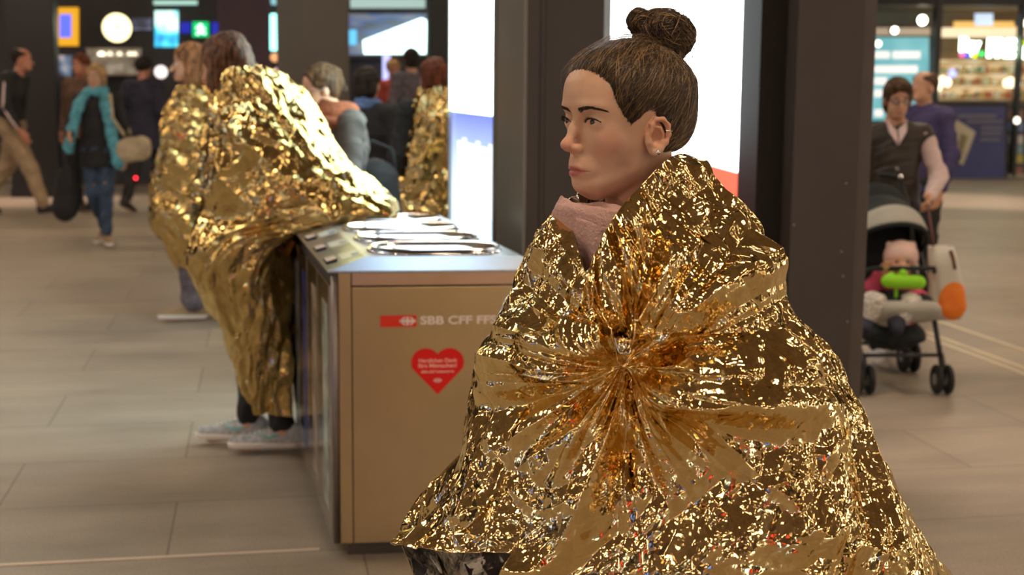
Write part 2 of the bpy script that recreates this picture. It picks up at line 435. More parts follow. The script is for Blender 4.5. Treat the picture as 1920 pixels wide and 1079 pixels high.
# ---- ceiling lamps (round downlights in rows over the whole hall)
M_lampE = emit('lamp_glow', (1.0, .78, .54), 58.0)
M_lampH = plain('lamp_housing', (.05, .05, .05), .4)
k = 0
proto = None
for iu in range(-3, 4):
    for iv in range(-2, 5):
        u_, v_ = iu * 4.6 + .9 + (.9 if iv % 2 else 0), iv * 4.5 + .9
        if proto is None:
            proto = empty('ceiling_light', (0, 0, 0)); bb = MB(); bb.lathe((0, 0, 0), (0, 0, 1), [(.285, 0), (.31, .02), (.31, .12), (.2, .13)], 28)
            bb.build('housing', M_lampH, proto, True); bb = MB(); bb.lathe((0, 0, -.006), (0, 0, 1), [(.27, 0), (.27, .02)], 28); bb.build('diffuser', M_lampE, proto)
            root = proto
        else:
            root = proto.copy(); COL.objects.link(root)
            for ch in list(proto.children):
                c_ = ch.copy(); COL.objects.link(c_); c_.parent = root
        root.location = U * u_ + V * v_ + Z * 4.27
        tag(root, 'round downlight in dark housing fixed to the hall ceiling', 'ceiling light', 'round downlights in rows on the ceiling')

# ---- cool panels added out of view, for bluish reflections on lid and foil
for k, (u_, v_) in enumerate(((.9, 7.4), (-1.9, 6.2))):
    o_ = empty('added_ceiling_panel', U * u_ + V * v_ + Z * 4.3, PSI, ('long cool white panel added above the recycling bin', 'long cool white panel added above the bent figure in foil')[k], 'ceiling light')
    b = MB(); b.abox(-.30, .30, -1.3, 1.3, 0, .10); b.build('housing', M_lampH, o_); b = MB(); b.abox(-.27, .27, -1.27, 1.27, -.01, 0); b.build('diffuser', emit('panel_glow%d' % k, (.62, .82, 1.0), 5.5), o_)

# ---- glowing panes added behind the photographer and at the sides, for coloured reflections
def glow_front(name, c, e1, h, mats, n):
    b = MB(); nrm = np.cross(e1, Z); nrm /= np.linalg.norm(nrm); L_ = np.linalg.norm(e1); d = e1 / L_
    for i in range(n):
        w = L_ * 2 / n; cc = c + d * (-L_ + w * (i + .5)); hh = h * (.75 + .25 * math.sin(i * 2.3))
        b.box(cc + Z * (.6 + hh / 2), d * w * .42, nrm * .03, Z * hh / 2, i % len(mats))
    return struct(b.build(name, mats))
E_warm = emit('added_pane_warm', (1, .72, .42), 1.6); E_cool = emit('added_pane_cool', (.55, .72, 1), 4.0); E_blue = emit('added_pane_blue', (.10, .22, 1), 3.5); E_white = emit('added_pane_white', (1, .97, .9), 7.0)
E_red = emit('added_pane_red', (1, .08, .03), 2.0)
glow_front('added_window_11', V * -12.9 + U * 0, U * 16, 2.3, [E_warm, M_dark, E_white, M_dark, E_cool, M_dark, E_red, M_dark, E_warm, M_dark, E_blue, M_dark], 22)
glow_front('added_window_12', U * -20.9 + V * 6, V * 15, 2.2, [E_cool, M_dark, E_white, M_dark, E_blue, M_dark, E_warm, M_dark], 18)
glow_front('added_window_13', U * 20.9 + V * 6, V * 15, 2.2, [E_warm, M_dark, E_white, M_dark], 18)

# ---- back wall: signs and screens
def flat_on_wall(name, x0, y0, x1, y1, mat, dist=VW - .06, depth=.05, label=None, cat=None, parent=None, shape=None):
    b = MB(); c = [on_wall(x, y, dist) for x, y in (shape or ((x0, y1), (x1, y1), (x1, y0), (x0, y0)))]
    n_ = len(c); f = [list(range(n_)), list(range(n_, 2 * n_))[::-1]] + [[i, i + n_, (i + 1) % n_ + n_, (i + 1) % n_] for i in range(n_)]
    b.add(c + [p + V * depth for p in c], f); o = b.build(name, mat, parent)
    if label: tag(o, label, cat)
    return o
def blotch(name, cols, scale, s, stretch=(1, 1, 1), pos=(.35, .5, .65)):
    """backlit print or screen: bands of its own colours"""
    m, N, L, B = nmat(name)
    tc = node(N, 'ShaderNodeTexCoord'); mp = node(N, 'ShaderNodeMapping'); mp.inputs['Scale'].default_value = stretch
    nz = node(N, 'ShaderNodeTexNoise', Scale=scale, Detail=2.0); L.new(tc.outputs['Object'], mp.inputs['Vector']); L.new(mp.outputs['Vector'], nz.inputs['Vector'])
    cr = node(N, 'ShaderNodeValToRGB'); e = cr.color_ramp.elements
    while len(e) < len(cols): e.new(.5)
    for i, c in enumerate(cols): e[i].position = .32 + .36 * i / (len(cols) - 1); e[i].color = (*c, 1)
    L.new(nz.outputs['Fac'], cr.inputs['Fac']); L.new(cr.outputs['Color'], B.inputs['Emission Color']); B.inputs['Emission Strength'].default_value = s
    B.inputs['Base Color'].default_value = (.1, .1, .1, 1)
    return m
E = lambda n, c, s: emit(n, c, s)
r_ = empty('poster', on_wall(126, 86, VW - .1), 0, 'yellow framed poster with a glowing blue panel, far left wall', 'poster')
def childify(o, root):
    o.parent = root; o.matrix_parent_inverse = Matrix.Translation(-Vector(root.location)); return o
childify(flat_on_wall('frame', 109, 14, 147, 86, E('yellow_glow', (1, .48, .02), .75), VW - .07), r_)
childify(flat_on_wall('panel', 112, 27, 133, 70, E('blue_panel_glow', (.10, .14, 1), 1.3), VW - .10), r_)
r_ = empty('wall_clock', on_wall(219, 52, VW - .12), 0, 'round glowing cream clock high on the dark far wall', 'clock')
b = MB(); cc = on_wall(219, 52, VW - .12)
b.lathe(cc, V, [(.20, 0), (.222, .01), (.222, .08)], 32); childify(b.build('dial', E('clock_glow', (1, .86, .45), 2.4), None, True), r_)
b = MB(); b.lathe(cc + V * .02, V, [(.232, 0), (.24, .02), (.24, .07)], 32); childify(b.build('rim', M_lampH, None, True), r_)
b = MB()
b.box(cc - V * .006 + Z * .05, U * .008, V * .002, Z * .07); b.box(cc - V * .006 + U * .05, U * .06, V * .002, Z * .008)
childify(b.build('hand', M_lampH), r_)
# lit shelf cabinet under the clock
r_ = empty('display_cabinet', on_wall(212, 142, VW - .3), 0, 'dim glazed display cabinet with small lamps below the round clock', 'cabinet')
childify(flat_on_wall('back_panel', 163, 92, 264, 140, blotch('cabinet_glow', [(.05, .035, .02), (.16, .12, .08), (.35, .28, .2)], 4, .9), VW - .05), r_)
b = MB()
for py in (92, 116, 140):
    a_, c_ = on_wall(162, py, VW - .2), on_wall(265, py, VW - .2); b.box((a_ + c_) / 2, (c_ - a_) / 2, V * .15, Z * .012)
childify(b.build('shelf', M_kick), r_)
for px in (190, 206, 224, 243, 252):
    b = MB(); cc = on_wall(px, 97, VW - .36); b.lathe(cc, -Z, [(.02, 0), (.06 if px == 190 else .04, .03), (.05, .06)], 12); childify(b.build('lamp', E('small_lamp%d' % px, (1, .88, .62), 3.0 if px == 190 else 1.6), None, True), r_)
r_ = flat_on_wall('information_screen', 108, 104, 134, 143, blotch('screen_a', [(.03, .03, .06), (.12, .2, .3), (.6, .45, .4)], 5, .9), label='small dim screen below the yellow framed poster', cat='screen')
flat_on_wall('information_screen', 290, 20, 334, 88, blotch('screen_b', [(.02, .08, .6), (.02, .55, .75), (.5, 1, .85), (.9, 1, .95)], 2.6, 1.5), label='tall turquoise and blue screen right of the clock', cat='screen')
r_ = empty('exit_sign', on_wall(377, 64, VW - .3), 0, 'green glowing running man sign between two blue panels', 'sign')
childify(flat_on_wall('panel', 361, 41, 391, 69, E('green_glow', (0, .55, .16), 1.1), VW - .2), r_)
b = MB(); cc = on_wall(376, 55, VW - .24)
b.lathe(cc + Z * .055, V, [(.03, 0), (.03, .02)], 12); b.tube([cc + Z * .03, cc - Z * .03], .022, 6); b.tube([cc - Z * .03, cc - Z * .07 + U * .07], .018, 6); b.tube([cc - Z * .03, cc - Z * .08 - U * .06], .018, 6); b.tube([cc + Z * .02 - U * .07, cc + Z * .03, cc + Z * 0 + U * .07], .015, 6)
childify(b.build('running_figure', E('figure_glow', (.7, 1, .8), 2.5)), r_)
flat_on_wall('wall_sign', 338, 42, 357, 62, E('deep_blue', (.02, .03, .6), .6), label='dark blue lit panel left of the green sign', cat='sign')
flat_on_wall('wall_sign', 397, 42, 416, 66, E('deep_blue2', (.02, .03, .6), .6), label='dark blue lit panel right of the green sign', cat='sign')
flat_on_wall('shop_sign', 247, 34, 284, 56, blotch('dim_sign', [(.01, .01, .02), (.05, .06, .12), (.25, .28, .42)], 5, .7, (1, 1, 2.4)), label='dim blue lettered sign right of the round clock', cat='sign')
b = MB(); a_, c_ = on_wall(288, 5, VW - .3), on_wall(370, 5, VW - .3); b.box((a_ + c_) / 2, (c_ - a_) / 2, V * .04, Z * .03)
tag(b.build('strip_light', E('tube_glow_a', (.45, .75, .65), .9)), 'dim greenish strip light above the turquoise screen', 'strip light')
for px, py, r0, c0, s0, lb in ((515, 108, .07, (1, .45, .2), 1.0, 'small round orange lamp below the cyan tube'), (520, 136, .07, (1, .55, .6), 1.0, 'small round pink lamp below the orange one'), (302, 135, .10, (1, .9, .85), 1.4, 'soft white lamp beside the fair haired girl')):
    b = MB(); b.lathe(on_wall(px, py, VW - .4), -V, [(r0 * .7, 0), (r0, .03), (r0 * .7, .08)], 18); tag(b.build('globe_lamp', E('globe%d' % px, c0, s0), None, True), lb, 'lamp')
b = MB(); a_, c_ = on_wall(515, 95, VW - .8), on_wall(515, 26, VW - .8); b.box((a_ + c_) / 2, U * .07, V * .05, (c_ - a_) / 2)
tag(b.build('light_tube', E('cyan_tube', (.35, 1, .95), 2.4), bevel=.02), 'upright cyan light tube left of the grey pillar', 'light')
b = MB(); a_, c_ = on_wall(515, 9, VW - .8), on_wall(515, -8, VW - .8); b.box((a_ + c_) / 2, U * .06, V * .05, (c_ - a_) / 2)
tag(b.build('light_tube', E('cyan_tube2', (.2, .45, .5), 1.2), bevel=.02), 'short dim tube above the long cyan tube', 'light')
# big lit shop screen between pillar and black post
E_scr = E('screen_white', (.72, 1, .94), 3.0)
flat_on_wall('lit_panel', 0, 0, 0, 0, E_scr, VW - .5, .05, 'bright white slanted light panel beyond the glasses woman', 'light panel', shape=((683, 101), (799, 101), (800, 38), (790, 34), (681, 76)))
flat_on_wall('window_4', 655, 26, 803, 110, blotch('dusk_glass', [(.05, .06, .07), (.06, .07, .09), (.04, .10, .30), (.2, .2, .2)], 1.6, .9, (1, 1, 3)), VW - .2).__setitem__('kind', 'structure')
b = MB(); a_, c_ = on_wall(657, 6, VW - .5), on_wall(797, 6, VW - .5); b.box((a_ + c_) / 2, (c_ - a_) / 2, V * .05, Z * .075)
tag(b.build('strip_light', E('tube_glow_b', (.42, .60, .56), .8)), 'broad grey green strip light above the white panel', 'strip light')
b = MB()
for py in (20, 107): a_, c_ = on_wall(655, py, VW - .6), on_wall(806, py, VW - .6); b.box((a_ + c_) / 2, (c_ - a_) / 2, V * .06, Z * .03)
struct(b.build('trim_9', M_dark))
flat_on_wall('light_bar', 718, 100, 732, 153, E('lavender', (.50, .52, 1), 1.3), VW - 1.2, .08, 'upright lavender light bar under the white panel', 'light')
flat_on_wall('blue_lamp', 655, 56, 669, 84, E('blue_lamp_glow', (.12, .5, .8), 1.2), VW - .6, .08, 'small blue lit lamp left of the white panel', 'lamp')
# counters at the far side
M_counter = plain('counter_front', (.07, .065, .07), .4, noise=.3, scale=3)
for x0, x1, y0, lb in ((112, 330, 245, 'long dark counter behind the walkers on the left'), (690, 832, 158, 'tall black counter behind the right gold cape')):
    b = MB(); d0 = VW - 1.4; a_, c_ = on_wall(x0, y0, d0), on_wall(x1, y0, d0); b.hexa([a_ * [1, 1, 0], c_ * [1, 1, 0], c_ * [1, 1, 0] + V * .7, a_ * [1, 1, 0] + V * .7, a_, c_, c_ + V * .7, a_ + V * .7])
    r2 = empty('counter', ((a_ + c_) / 2) * [1, 1, 0], 0, lb, 'counter'); childify(b.build('body', M_counter), r2)
    b = MB(); b.box((a_ + c_) / 2 + V * .33 + Z * .02, (c_ - a_) / 2 * 1.01, V * .4, Z * .02); childify(b.build('countertop', M_lampH), r2)
    b = MB()
    for i in range(5): pc = a_ + (c_ - a_) * (i + .5) / 5; b.box(pc * [1, 1, .5] - V * .01, (c_ - a_) * .085, V * .01, Z * a_[2] * .38)
    childify(b.build('front_panel', plain('counter_panel%d' % x0, (.045, .055, .075), .3)), r2)

# ---- pillars
M_pillar = plain('brown_grey_paint', (.085, .070, .054), .45, noise=.08, scale=3, bump=.05, bscale=200)
M_purple = plain('plum_paint', (.065, .040, .060), .5, noise=.1, scale=3)
M_black = plain('black_paint', (.010, .009, .010), .4)
def pillar(name, x0, x1, dep, mat, thickness, label, z1=4.4):
    a_ = P(x0, 300, dep) * [1, 1, 0]; w = (x1 - x0) / FPX * dep * math.cos(PSI) * 1.02
    o_ = empty('pillar', a_, PSI, label, 'pillar'); b = MB(); b.abox(0, w, 0, thickness, 0, z1); b.build('shaft', mat, o_, bevel=.01)
    b = MB(); b.abox(-.01, w + .01, -.01, thickness + .01, 0, .12); b.build('base_plate', M_black, o_)
    return o_
pillar('p', 524, 655, 12.2, M_pillar, .5, 'square brown grey pillar behind the woman with glasses')
pillar('p', 414, 508, 17.0, M_purple, .5, 'dark plum pillar rising behind the bent figure in gold foil')
pillar('p', 20, 106, 18.5, M_black, .4, 'black pillar beside the walking man, far left')
pillar('p', 806, 842, 15.0, M_black, .3, 'narrow black post beside the right gold cape')

# ---- shops on the right
b = MB()
M_frame = plain('window_frame', (.025, .022, .02), .4)
def post(px, w, dist=VW): p = on_wall(px, 200, dist) * [1, 1, 0]; b.box(p + Z * 2.2, U * w, V * .08, Z * 2.2)
post(1749, .055); post(1622, .05); post(1905, .03); 
for py, w in ((-4, .08), (5, .05), (352, .06)): a_, c_ = on_wall(1300, py, VW), on_wall(2100, py, VW); b.box((a_ + c_) / 2, (c_ - a_) / 2, V * .06, Z * w)
struct(b.build('window_5', M_frame))
# interior ceiling / wall
M_shopceil = plain('shop_ceiling', (.20, .13, .08), .7, noise=.2)
b = MB(); uvbox(b, UR, 21, VW + .1, VW + 2.2, 3.02, 3.1); struct(b.build('ceiling_shop', M_shopceil))
flat_on_wall('lit_cornice', 1750, 52, 2060, 70, E('cornice', (1, .78, .50), .95), VW + 1.9, .05, 'cream lit cornice above the bright shop letters', 'cornice')
flat_on_wall('lit_cornice', 1790, 40, 2060, 53, E('cornice2', (1, .58, .16), .8), VW + 1.9, .05, 'amber lit band above the cream cornice', 'cornice')
flat_on_wall('lit_cornice', 1630, 52, 1744, 66, E('cornice3', (.75, .52, .36), .45), VW + 1.9, .05, 'dim brown lit band above the turquoise poster', 'cornice')
flat_on_wall('backdrop_panel', 1752, 72, 1950, 112, plain('brown_back', (.25, .14, .07), .6, noise=.2), VW + 1.8, .05, 'brown backdrop panel behind the bright letters', 'panel')
for px, py, r0, s0, lb in ((1730, 38, .085, 9, 'bright round spotlight above the turquoise poster'), (1678, 57, .06, 7, 'smaller round spotlight left of the brightest one'), (1647, 82, .055, 3.5, 'lowest round lamp in front of the turquoise poster'), (1917, 43, .09, 8, 'bright lamp at the right edge of the picture')):
    cc = on_wall(px, py, VW + .6); o_ = empty('spotlight', cc, 0, lb, 'lamp'); b = MB(); b.lathe(cc, V, [(r0 * .8, -.02), (r0, 0), (r0, .02)], 20); childify(b.build('bulb', E('spot%d' % px, (1, .93, .74), s0), None, True), o_)
    b = MB(); b.lathe(cc, V, [(r0 * 1.1, .02), (r0 * 1.15, .05), (r0 * .8, .16)], 20); childify(b.build('can', M_lampH, None, True), o_)
M_pw = E('poster_white', (1, .92, .85), .95)
# turquoise poster with white text bands
o_ = empty('poster', on_wall(1688, 210, VW + 1), 0, 'large turquoise backlit poster with white bands of text', 'poster')
childify(flat_on_wall('panel', 1560, 70, 1742, 226, blotch('turq', [(.10, .42, .48), (.16, .52, .56), (.25, .62, .64)], 1.5, .85), VW + 1, .05), o_)
for (x0, x1, py) in ((1640, 1668, 103), (1674, 1725, 103), (1640, 1720, 130), (1640, 1662, 152), (1640, 1655, 175), (1640, 1655, 212)):
    a_, c_ = on_wall(x0, py, VW + .97), on_wall(x1, py, VW + .97); b = MB(); b.box((a_ + c_) / 2, (c_ - a_) / 2, V * .01, Z * .065); childify(b.build('text_band', M_pw), o_)
# goods display: shelves with lit goods
o_ = empty('goods_display', on_wall(1850, 190, VW + 1.2), 0, 'brightly lit food counter shelves packed with goods', 'display counter')
childify(flat_on_wall('back_panel', 1752, 112, 1990, 188, blotch('goods_glow', [(.22, .12, .05), (.62, .36, .14), (.85, .60, .30), (.9, .75, .55)], 2.6, .85, (1, 1, 4)), VW + 1.6, .05), o_)
b = MB()
for py in (118, 138, 160, 186): a_, c_ = on_wall(1752, py, VW + 1.4), on_wall(1990, py, VW + 1.4); b.box((a_ + c_) / 2, (c_ - a_) / 2, V * .18, Z * .012)
childify(b.build('shelf', plain('shelf_wood', (.5, .36, .2), .5)), o_)
rs = np.random.RandomState(5)
for nm, cols in (('package', [(.8, .5, .2), (.9, .85, .7), (.65, .2, .1), (.3, .35, .2), (.75, .6, .3)]),):
    ms = [plain('pack%d' % i, c, .5) for i, c in enumerate(cols)]; b = MB()
    for py in (136, 158, 184):
        x = 1754
        while x < 1980:
            w = rs.uniform(3, 8); a_ = on_wall(x, py, VW + 1.25); hh = rs.uniform(.05, .13); b.box(a_ + Z * hh / 2 + U * w * .0045, U * w * .0042, V * .05, Z * hh / 2, rs.randint(5)); x += w + 1
    o2 = b.build('packages', ms); o2['kind'] = 'stuff'; childify(o2, o_)
for px, py, c0, r0, s0 in ((1765, 152, (1, .8, .5), .09, 2.6), (1757, 163, (1, .86, .5), .08, 3), (1775, 155, (1, .84, .6), .08, 2.4), (1784, 138, (.4, .45, 1), .08, 1.5), (1894, 155, (1, .9, .6), .10, 2.2), (1905, 158, (1, .9, .7), .10, 2.2), (1886, 156, (1, .9, .6), .08, 2.2)):
    b = MB(); b.lathe(on_wall(px, py, VW + .95), -V, [(r0 * .7, 0), (r0, .03), (r0 * .6, .08)], 16); childify(b.build('lamp', E('dl%d' % px, c0, s0), None, True), o_)
flat_on_wall('price_screen', 1830, 25, 1862, 48, E('pale_blue_scr', (.62, .74, .95), .9), VW + .5, .05, 'small pale blue screen above the bright letters', 'screen')
# neon letters
o_ = empty('neon_sign', on_wall(1855, 120, VW + .3), 0, 'bright white lettered shop sign with coloured dots beneath', 'sign')
E_neon = E('neon_white', (.75, 1, .72), 7.0)
ppm = FPX / (VW + .3)
def neon(name, txt, px, py, hpx, wpx, mat):
    c = on_wall(px, py, VW + .3); ob = lettering(name, txt, c, U, Z, hpx / ppm * 1.35, mat, None, bold=.022, align='CENTER', fit=wpx / ppm * 1.0, extrude=.02); childify(ob, o_)
neon('lettering', 'Pry', 1818, 85, 26, 44, E_neon)
neon('lettering', 'FRE', 1877, 92, 36, 60, E_neon); neon('lettering', 'S', 1917, 100, 22, 16, E_neon)
for px, py, c0 in ((1803, 102, (1, .15, .4)), (1813, 102, (.08, .12, 1)), (1827, 104, (.75, .9, 0)), (1840, 101, (.05, .8, .15)), (1911, 82, (0, .8, .1)), (1921, 80, (.7, .9, 0))):
    b = MB(); b.lathe(on_wall(px, py, VW + .28), -V, [(.05, 0), (.05, .02)], 14); childify(b.build('dot', E('dot%d' % px, c0, 1.6)), o_)
# blue poster board
o_ = empty('poster_board', on_wall(1815, 345, VW - .4), 0, 'dark blue poster board showing two white cards', 'poster')
childify(flat_on_wall('frame', 1744, 192, 1890, 346, M_black, VW - .3, .08), o_)
childify(flat_on_wall('print', 1749, 200, 1884, 340, plain('print_blue', (.05, .055, .20), .35, noise=.25, scale=1.5), VW - .33, .02), o_)
M_card = plain('card_white', (.55, .50, .38), .5, noise=.12, scale=5)
childify(flat_on_wall('card', 0, 0, 0, 0, M_card, VW - .36, .01, shape=((1746, 318), (1774, 325), (1788, 240), (1765, 228), (1750, 240))), o_)
childify(flat_on_wall('card', 0, 0, 0, 0, M_card, VW - .38, .01, shape=((1781, 298), (1806, 310), (1829, 248), (1790, 222), (1775, 270))), o_)
childify(flat_on_wall('card_picture', 0, 0, 0, 0, plain('card_pic', (.24, .20, .10), .5), VW - .40, .01, shape=((1793, 290), (1802, 294), (1815, 256), (1803, 250))), o_)
M_gt = plain('grey_text', (.16, .16, .24), .5)
for (x0, x1, py, hh) in ((1795, 1868, 218, .035), (1812, 1880, 228, .03), (1838, 1880, 240, .03), (1838, 1878, 250, .03), (1838, 1875, 262, .03)):
    a_, c_ = on_wall(x0, py, VW - .36), on_wall(x1, py, VW - .36); b = MB(); b.box((a_ + c_) / 2, (c_ - a_) / 2, V * .005, Z * hh); childify(b.build('text_band', M_gt), o_)
# magazine rack at the right edge
o_ = empty('magazine_rack', on_wall(1905, 345, VW + .2), 0, 'rack of colourful magazines at the right edge', 'rack')
childify(flat_on_wall('back_panel', 1888, 196, 1930, 345, M_counter, VW + .3, .05), o_)
for i, (py, c0) in enumerate(((215, (.4, .2, .15)), (238, (.2, .3, .6)), (262, (.7, .7, .7)), (280, (.25, .4, .5)), (298, (.6, .5, .1)), (322, (.35, .15, .1)))):
    for j, x0 in enumerate((1890, 1905)):
        childify(flat_on_wall('magazine', x0, py - 8, x0 + 13, py + 8, plain('mag%d%d' % (i, j), [c * (.7 + .4 * j) for c in c0], .4), VW + .18 - .02 * i, .01), o_)
b = MB(); b.lathe(on_wall(1905, 226, VW - .1), -V, [(.04, 0), (.06, .03), (.04, .06)], 16); tag(b.build('spotlight', E('sp_r', (1, .88, .7), 3.0), None, True), 'small lamp in front of the magazine rack', 'lamp')
# added spots without fixtures, to throw pools of light on the floor
for px, py, en, sz in ((1840, 378, 600, .5), (50, 372, 560, .6), (190, 380, 120, .5), (1850, 505, 120, .5), (640, 352, 120, .5), (1830, 620, 150, .6), (1800, 900, 130, .6), (1700, 760, 60, .6)):
    g_ = G(px, py); ld = bpy.data.lights.new('added_floor_spot', 'SPOT'); ld.energy = en; ld.color = (1, .70, .54); ld.spot_size = R(46); ld.spot_blend = .8; ld.shadow_soft_size = .08
    lo_ = bpy.data.objects.new('added_floor_spot', ld); COL.objects.link(lo_); lo_.location = (g_[0], g_[1], 4.2)

# ================================================================== ad columns beside the bin
M_col = plain('column_brown', (.066, .052, .043), .42, noise=.08, scale=4, bump=.06, bscale=300)
M_colside = plain('column_side_metal', (.22, .20, .17), .38, metal=.6, noise=.06, scale=3)
M_alu = plain('brushed_aluminium', (.42, .44, .43), .35, metal=.85, noise=.05)
DC = 5.25
A = P(985, 300, DC) * [1, 1, 0]; Au, Av = uv(A)
def uvloc(u_, v_): return U * u_ + V * v_
o_ = empty('advert_column', uvloc(Au, Av), PSI, 'dark steel column left of the dark haired woman, with a grey side face', 'column')
b = MB(); b.abox(0.004, .30, 0, .61, 0, 4.4); b.build('shaft', M_col, o_, bevel=.004)
b = MB(); b.abox(-.008, .004, .004, .60, 0, 4.4); b.build('side_cladding', M_colside, o_)
b = MB(); b.abox(.05, .056, -.002, 0, 0, 4.4); b.abox(.07, .074, -.002, 0, 0, 4.4); b.build('edge_strip', M_black, o_)
def lb_print(name, zsplit, upper, lower, bottom, s, slant=0.0, soft=.004, axis=1):
    m, N, L, B = nmat(name)
    tc = node(N, 'ShaderNodeTexCoord'); sx = node(N, 'ShaderNodeSeparateXYZ'); L.new(tc.outputs['Object'], sx.inputs[0])
    ad = node(N, 'ShaderNodeMath', operation='MULTIPLY_ADD'); ad.inputs[1].default_value = slant; L.new(sx.outputs[axis], ad.inputs[0]); L.new(sx.outputs[2], ad.inputs[2])
    mr = node(N, 'ShaderNodeMapRange'); mr.inputs['From Min'].default_value = zsplit - soft; mr.inputs['From Max'].default_value = zsplit + soft
    L.new(ad.outputs[0], mr.inputs['Value'])
    m2 = node(N, 'ShaderNodeMapRange'); m2.inputs['From Min'].default_value = zsplit - .42; m2.inputs['From Max'].default_value = zsplit; L.new(ad.outputs[0], m2.inputs['Value'])
    mx0 = node(N, 'ShaderNodeMix', data_type='RGBA'); mx0.inputs[6].default_value = (*bottom, 1); mx0.inputs[7].default_value = (*lower, 1); L.new(m2.outputs['Result'], mx0.inputs['Factor'])
    mx = node(N, 'ShaderNodeMix', data_type='RGBA'); L.new(mr.outputs['Result'], mx.inputs['Factor']); L.new(mx0.outputs[2], mx.inputs[6]); mx.inputs[7].default_value = (*upper, 1)
    L.new(mx.outputs[2], B.inputs['Emission Color']); B.inputs['Emission Strength'].default_value = s; B.inputs['Base Color'].default_value = (.2, .2, .2, 1); B.inputs['Roughness'].default_value = .15
    return m
# light box on the left face line, running away from the column
Lb = 1.42
o_ = empty('light_box', uvloc(Au, Av + .615), PSI, 'narrow looking glowing white and blue advertising light box behind the recycling bin', 'light box')
b = MB(); b.abox(0.02, .26, 0, Lb, .30, 2.75); b.build('housing', M_alu, o_, bevel=.01)
b = MB(); b.abox(-.02, .02, Lb - .05, Lb, .30, 2.75); b.abox(-.02, .02, 0, .02, .30, 2.75); b.abox(-.02, .02, 0, Lb, 2.70, 2.75); b.abox(-.02, .02, 0, Lb, .30, .36); b.build('frame', M_alu, o_)
M_lb2 = lb_print('print_white_blue', 1.385, (5.4, 6.8, 6.3), (.13, .18, .72), (.70, .90, 1.0), 1.45)
b = MB(); b.abox(-.004, .02, .02, Lb - .05, .36, 2.70); b.build('backlit_print', M_lb2, o_)
M_txt = emit('print_letters', (.85, .93, 1.0), 1.35)
b = MB()
x = .10
for i in range(11):
    w = (.09, .06, .10, .05, .08, .11)[i % 6]; hgt = (.30, .28, .31)[i % 3]
    b.abox(-.008, -.004, x, x + w, 1.24 - hgt, 1.24 if i % 4 else 1.26); x += w + .018
b.build('headline', M_txt, o_)
b = MB(); x = .16
for i in range(9): w = (.07, .10, .05)[i % 3]; b.abox(-.008, -.004, x, x + w, .76, .86 - .02 * (i % 2)); x += w + .035
b.build('small_text', emit('print_letters2', (.7, .78, 1.0), 1.2), o_)
b = MB()
for yy in (.2, 1.2): b.abox(.08, .2, yy, yy + .06, 0, .30)
b.build('foot', M_alu, o_)
# light box facing the photographer between the two columns
p0 = P(1122, 300, 5.75); p1 = P(1424, 300, 5.75); u0, v0 = uv(p0 * [1, 1, 0]); u1, _ = uv(p1 * [1, 1, 0]); W1 = u1 - u0
o_ = empty('light_box', uvloc(u0, v0), PSI, 'bright white advertising light box with red lower part behind the woman\'s head', 'light box')
b = MB(); b.abox(0, W1, .02, .22, .30, 2.85); b.build('housing', M_alu, o_, bevel=.01)
fw = .040
b = MB(); b.abox(0, fw, -.02, .03, .30, 2.85); b.abox(W1 - fw + .008, W1, -.02, .03, .30, 2.85); b.abox(0, W1, -.02, .03, 2.8, 2.85); b.abox(0, W1, -.02, .03, .30, .36); b.build('frame', M_alu, o_, bevel=.004)
M_lb1 = lb_print('print_white_red', 1.315, (4.2, 4.6, 4.7), (1.05, .14, .075), (1.05, .14, .075), 1.3, slant=.26, axis=0)
b = MB(); b.abox(fw, W1 - fw + .008, -.004, .02, .36, 2.8); b.build('backlit_print', M_lb1, o_)
b = MB(); b.abox(W1 - .25, W1 - .243, -.008, -.004, 1.50, 1.70); b.abox(W1 - .17, W1 - .165, -.008, -.004, 1.45, 1.62); b.build('fine_print', emit('pale_red', (1, .72, .70), 1.5), o_)
b = MB(); b.abox(.05, .12, .08, .18, 0, .30); b.abox(W1 - .12, W1 - .05, .08, .18, 0, .30); b.build('foot', M_alu, o_)
# right column
A2 = P(1487, 300, 5.0) * [1, 1, 0]; u2, v2 = uv(A2); W2 = 155 / FPX * 5.0 / math.cos(PSI)
pr = P(1416, 300, 5.6) * [1, 1, 0]; ur, vr = uv(pr)
o_ = empty('steel_column', uvloc(u2, v2), PSI, 'tall dark brown steel column right of the gold wrapped woman', 'column')
wf = W2 * .83
b = MB(); b.abox(0, wf, 0, .30, 0, 4.4); b.build('shaft', M_col, o_, bevel=.003)
b = MB(); b.abox(wf + .002, W2, .012, .30, 0, 4.4); b.build('flange', plain('flange_brown', (.10, .080, .068), .4, noise=.08), o_, bevel=.003)
b = MB(); b.abox(-.10, -.003, .10, .30, 0, 4.4); b.build('recess_panel', plain('recess_dark', (.022, .018, .016), .7, spec=.2), o_)
for (dx, zz) in ((.20, .92), (.206, 1.17), (.012, 1.02), (.235, .66), (.21, .83)):
    b = MB(); b.lathe((dx, -.0005, zz), (0, -1, 0), [(.0035, 0), (.003, .001)], 8); b.build('paint_chip', M_alu, o_)

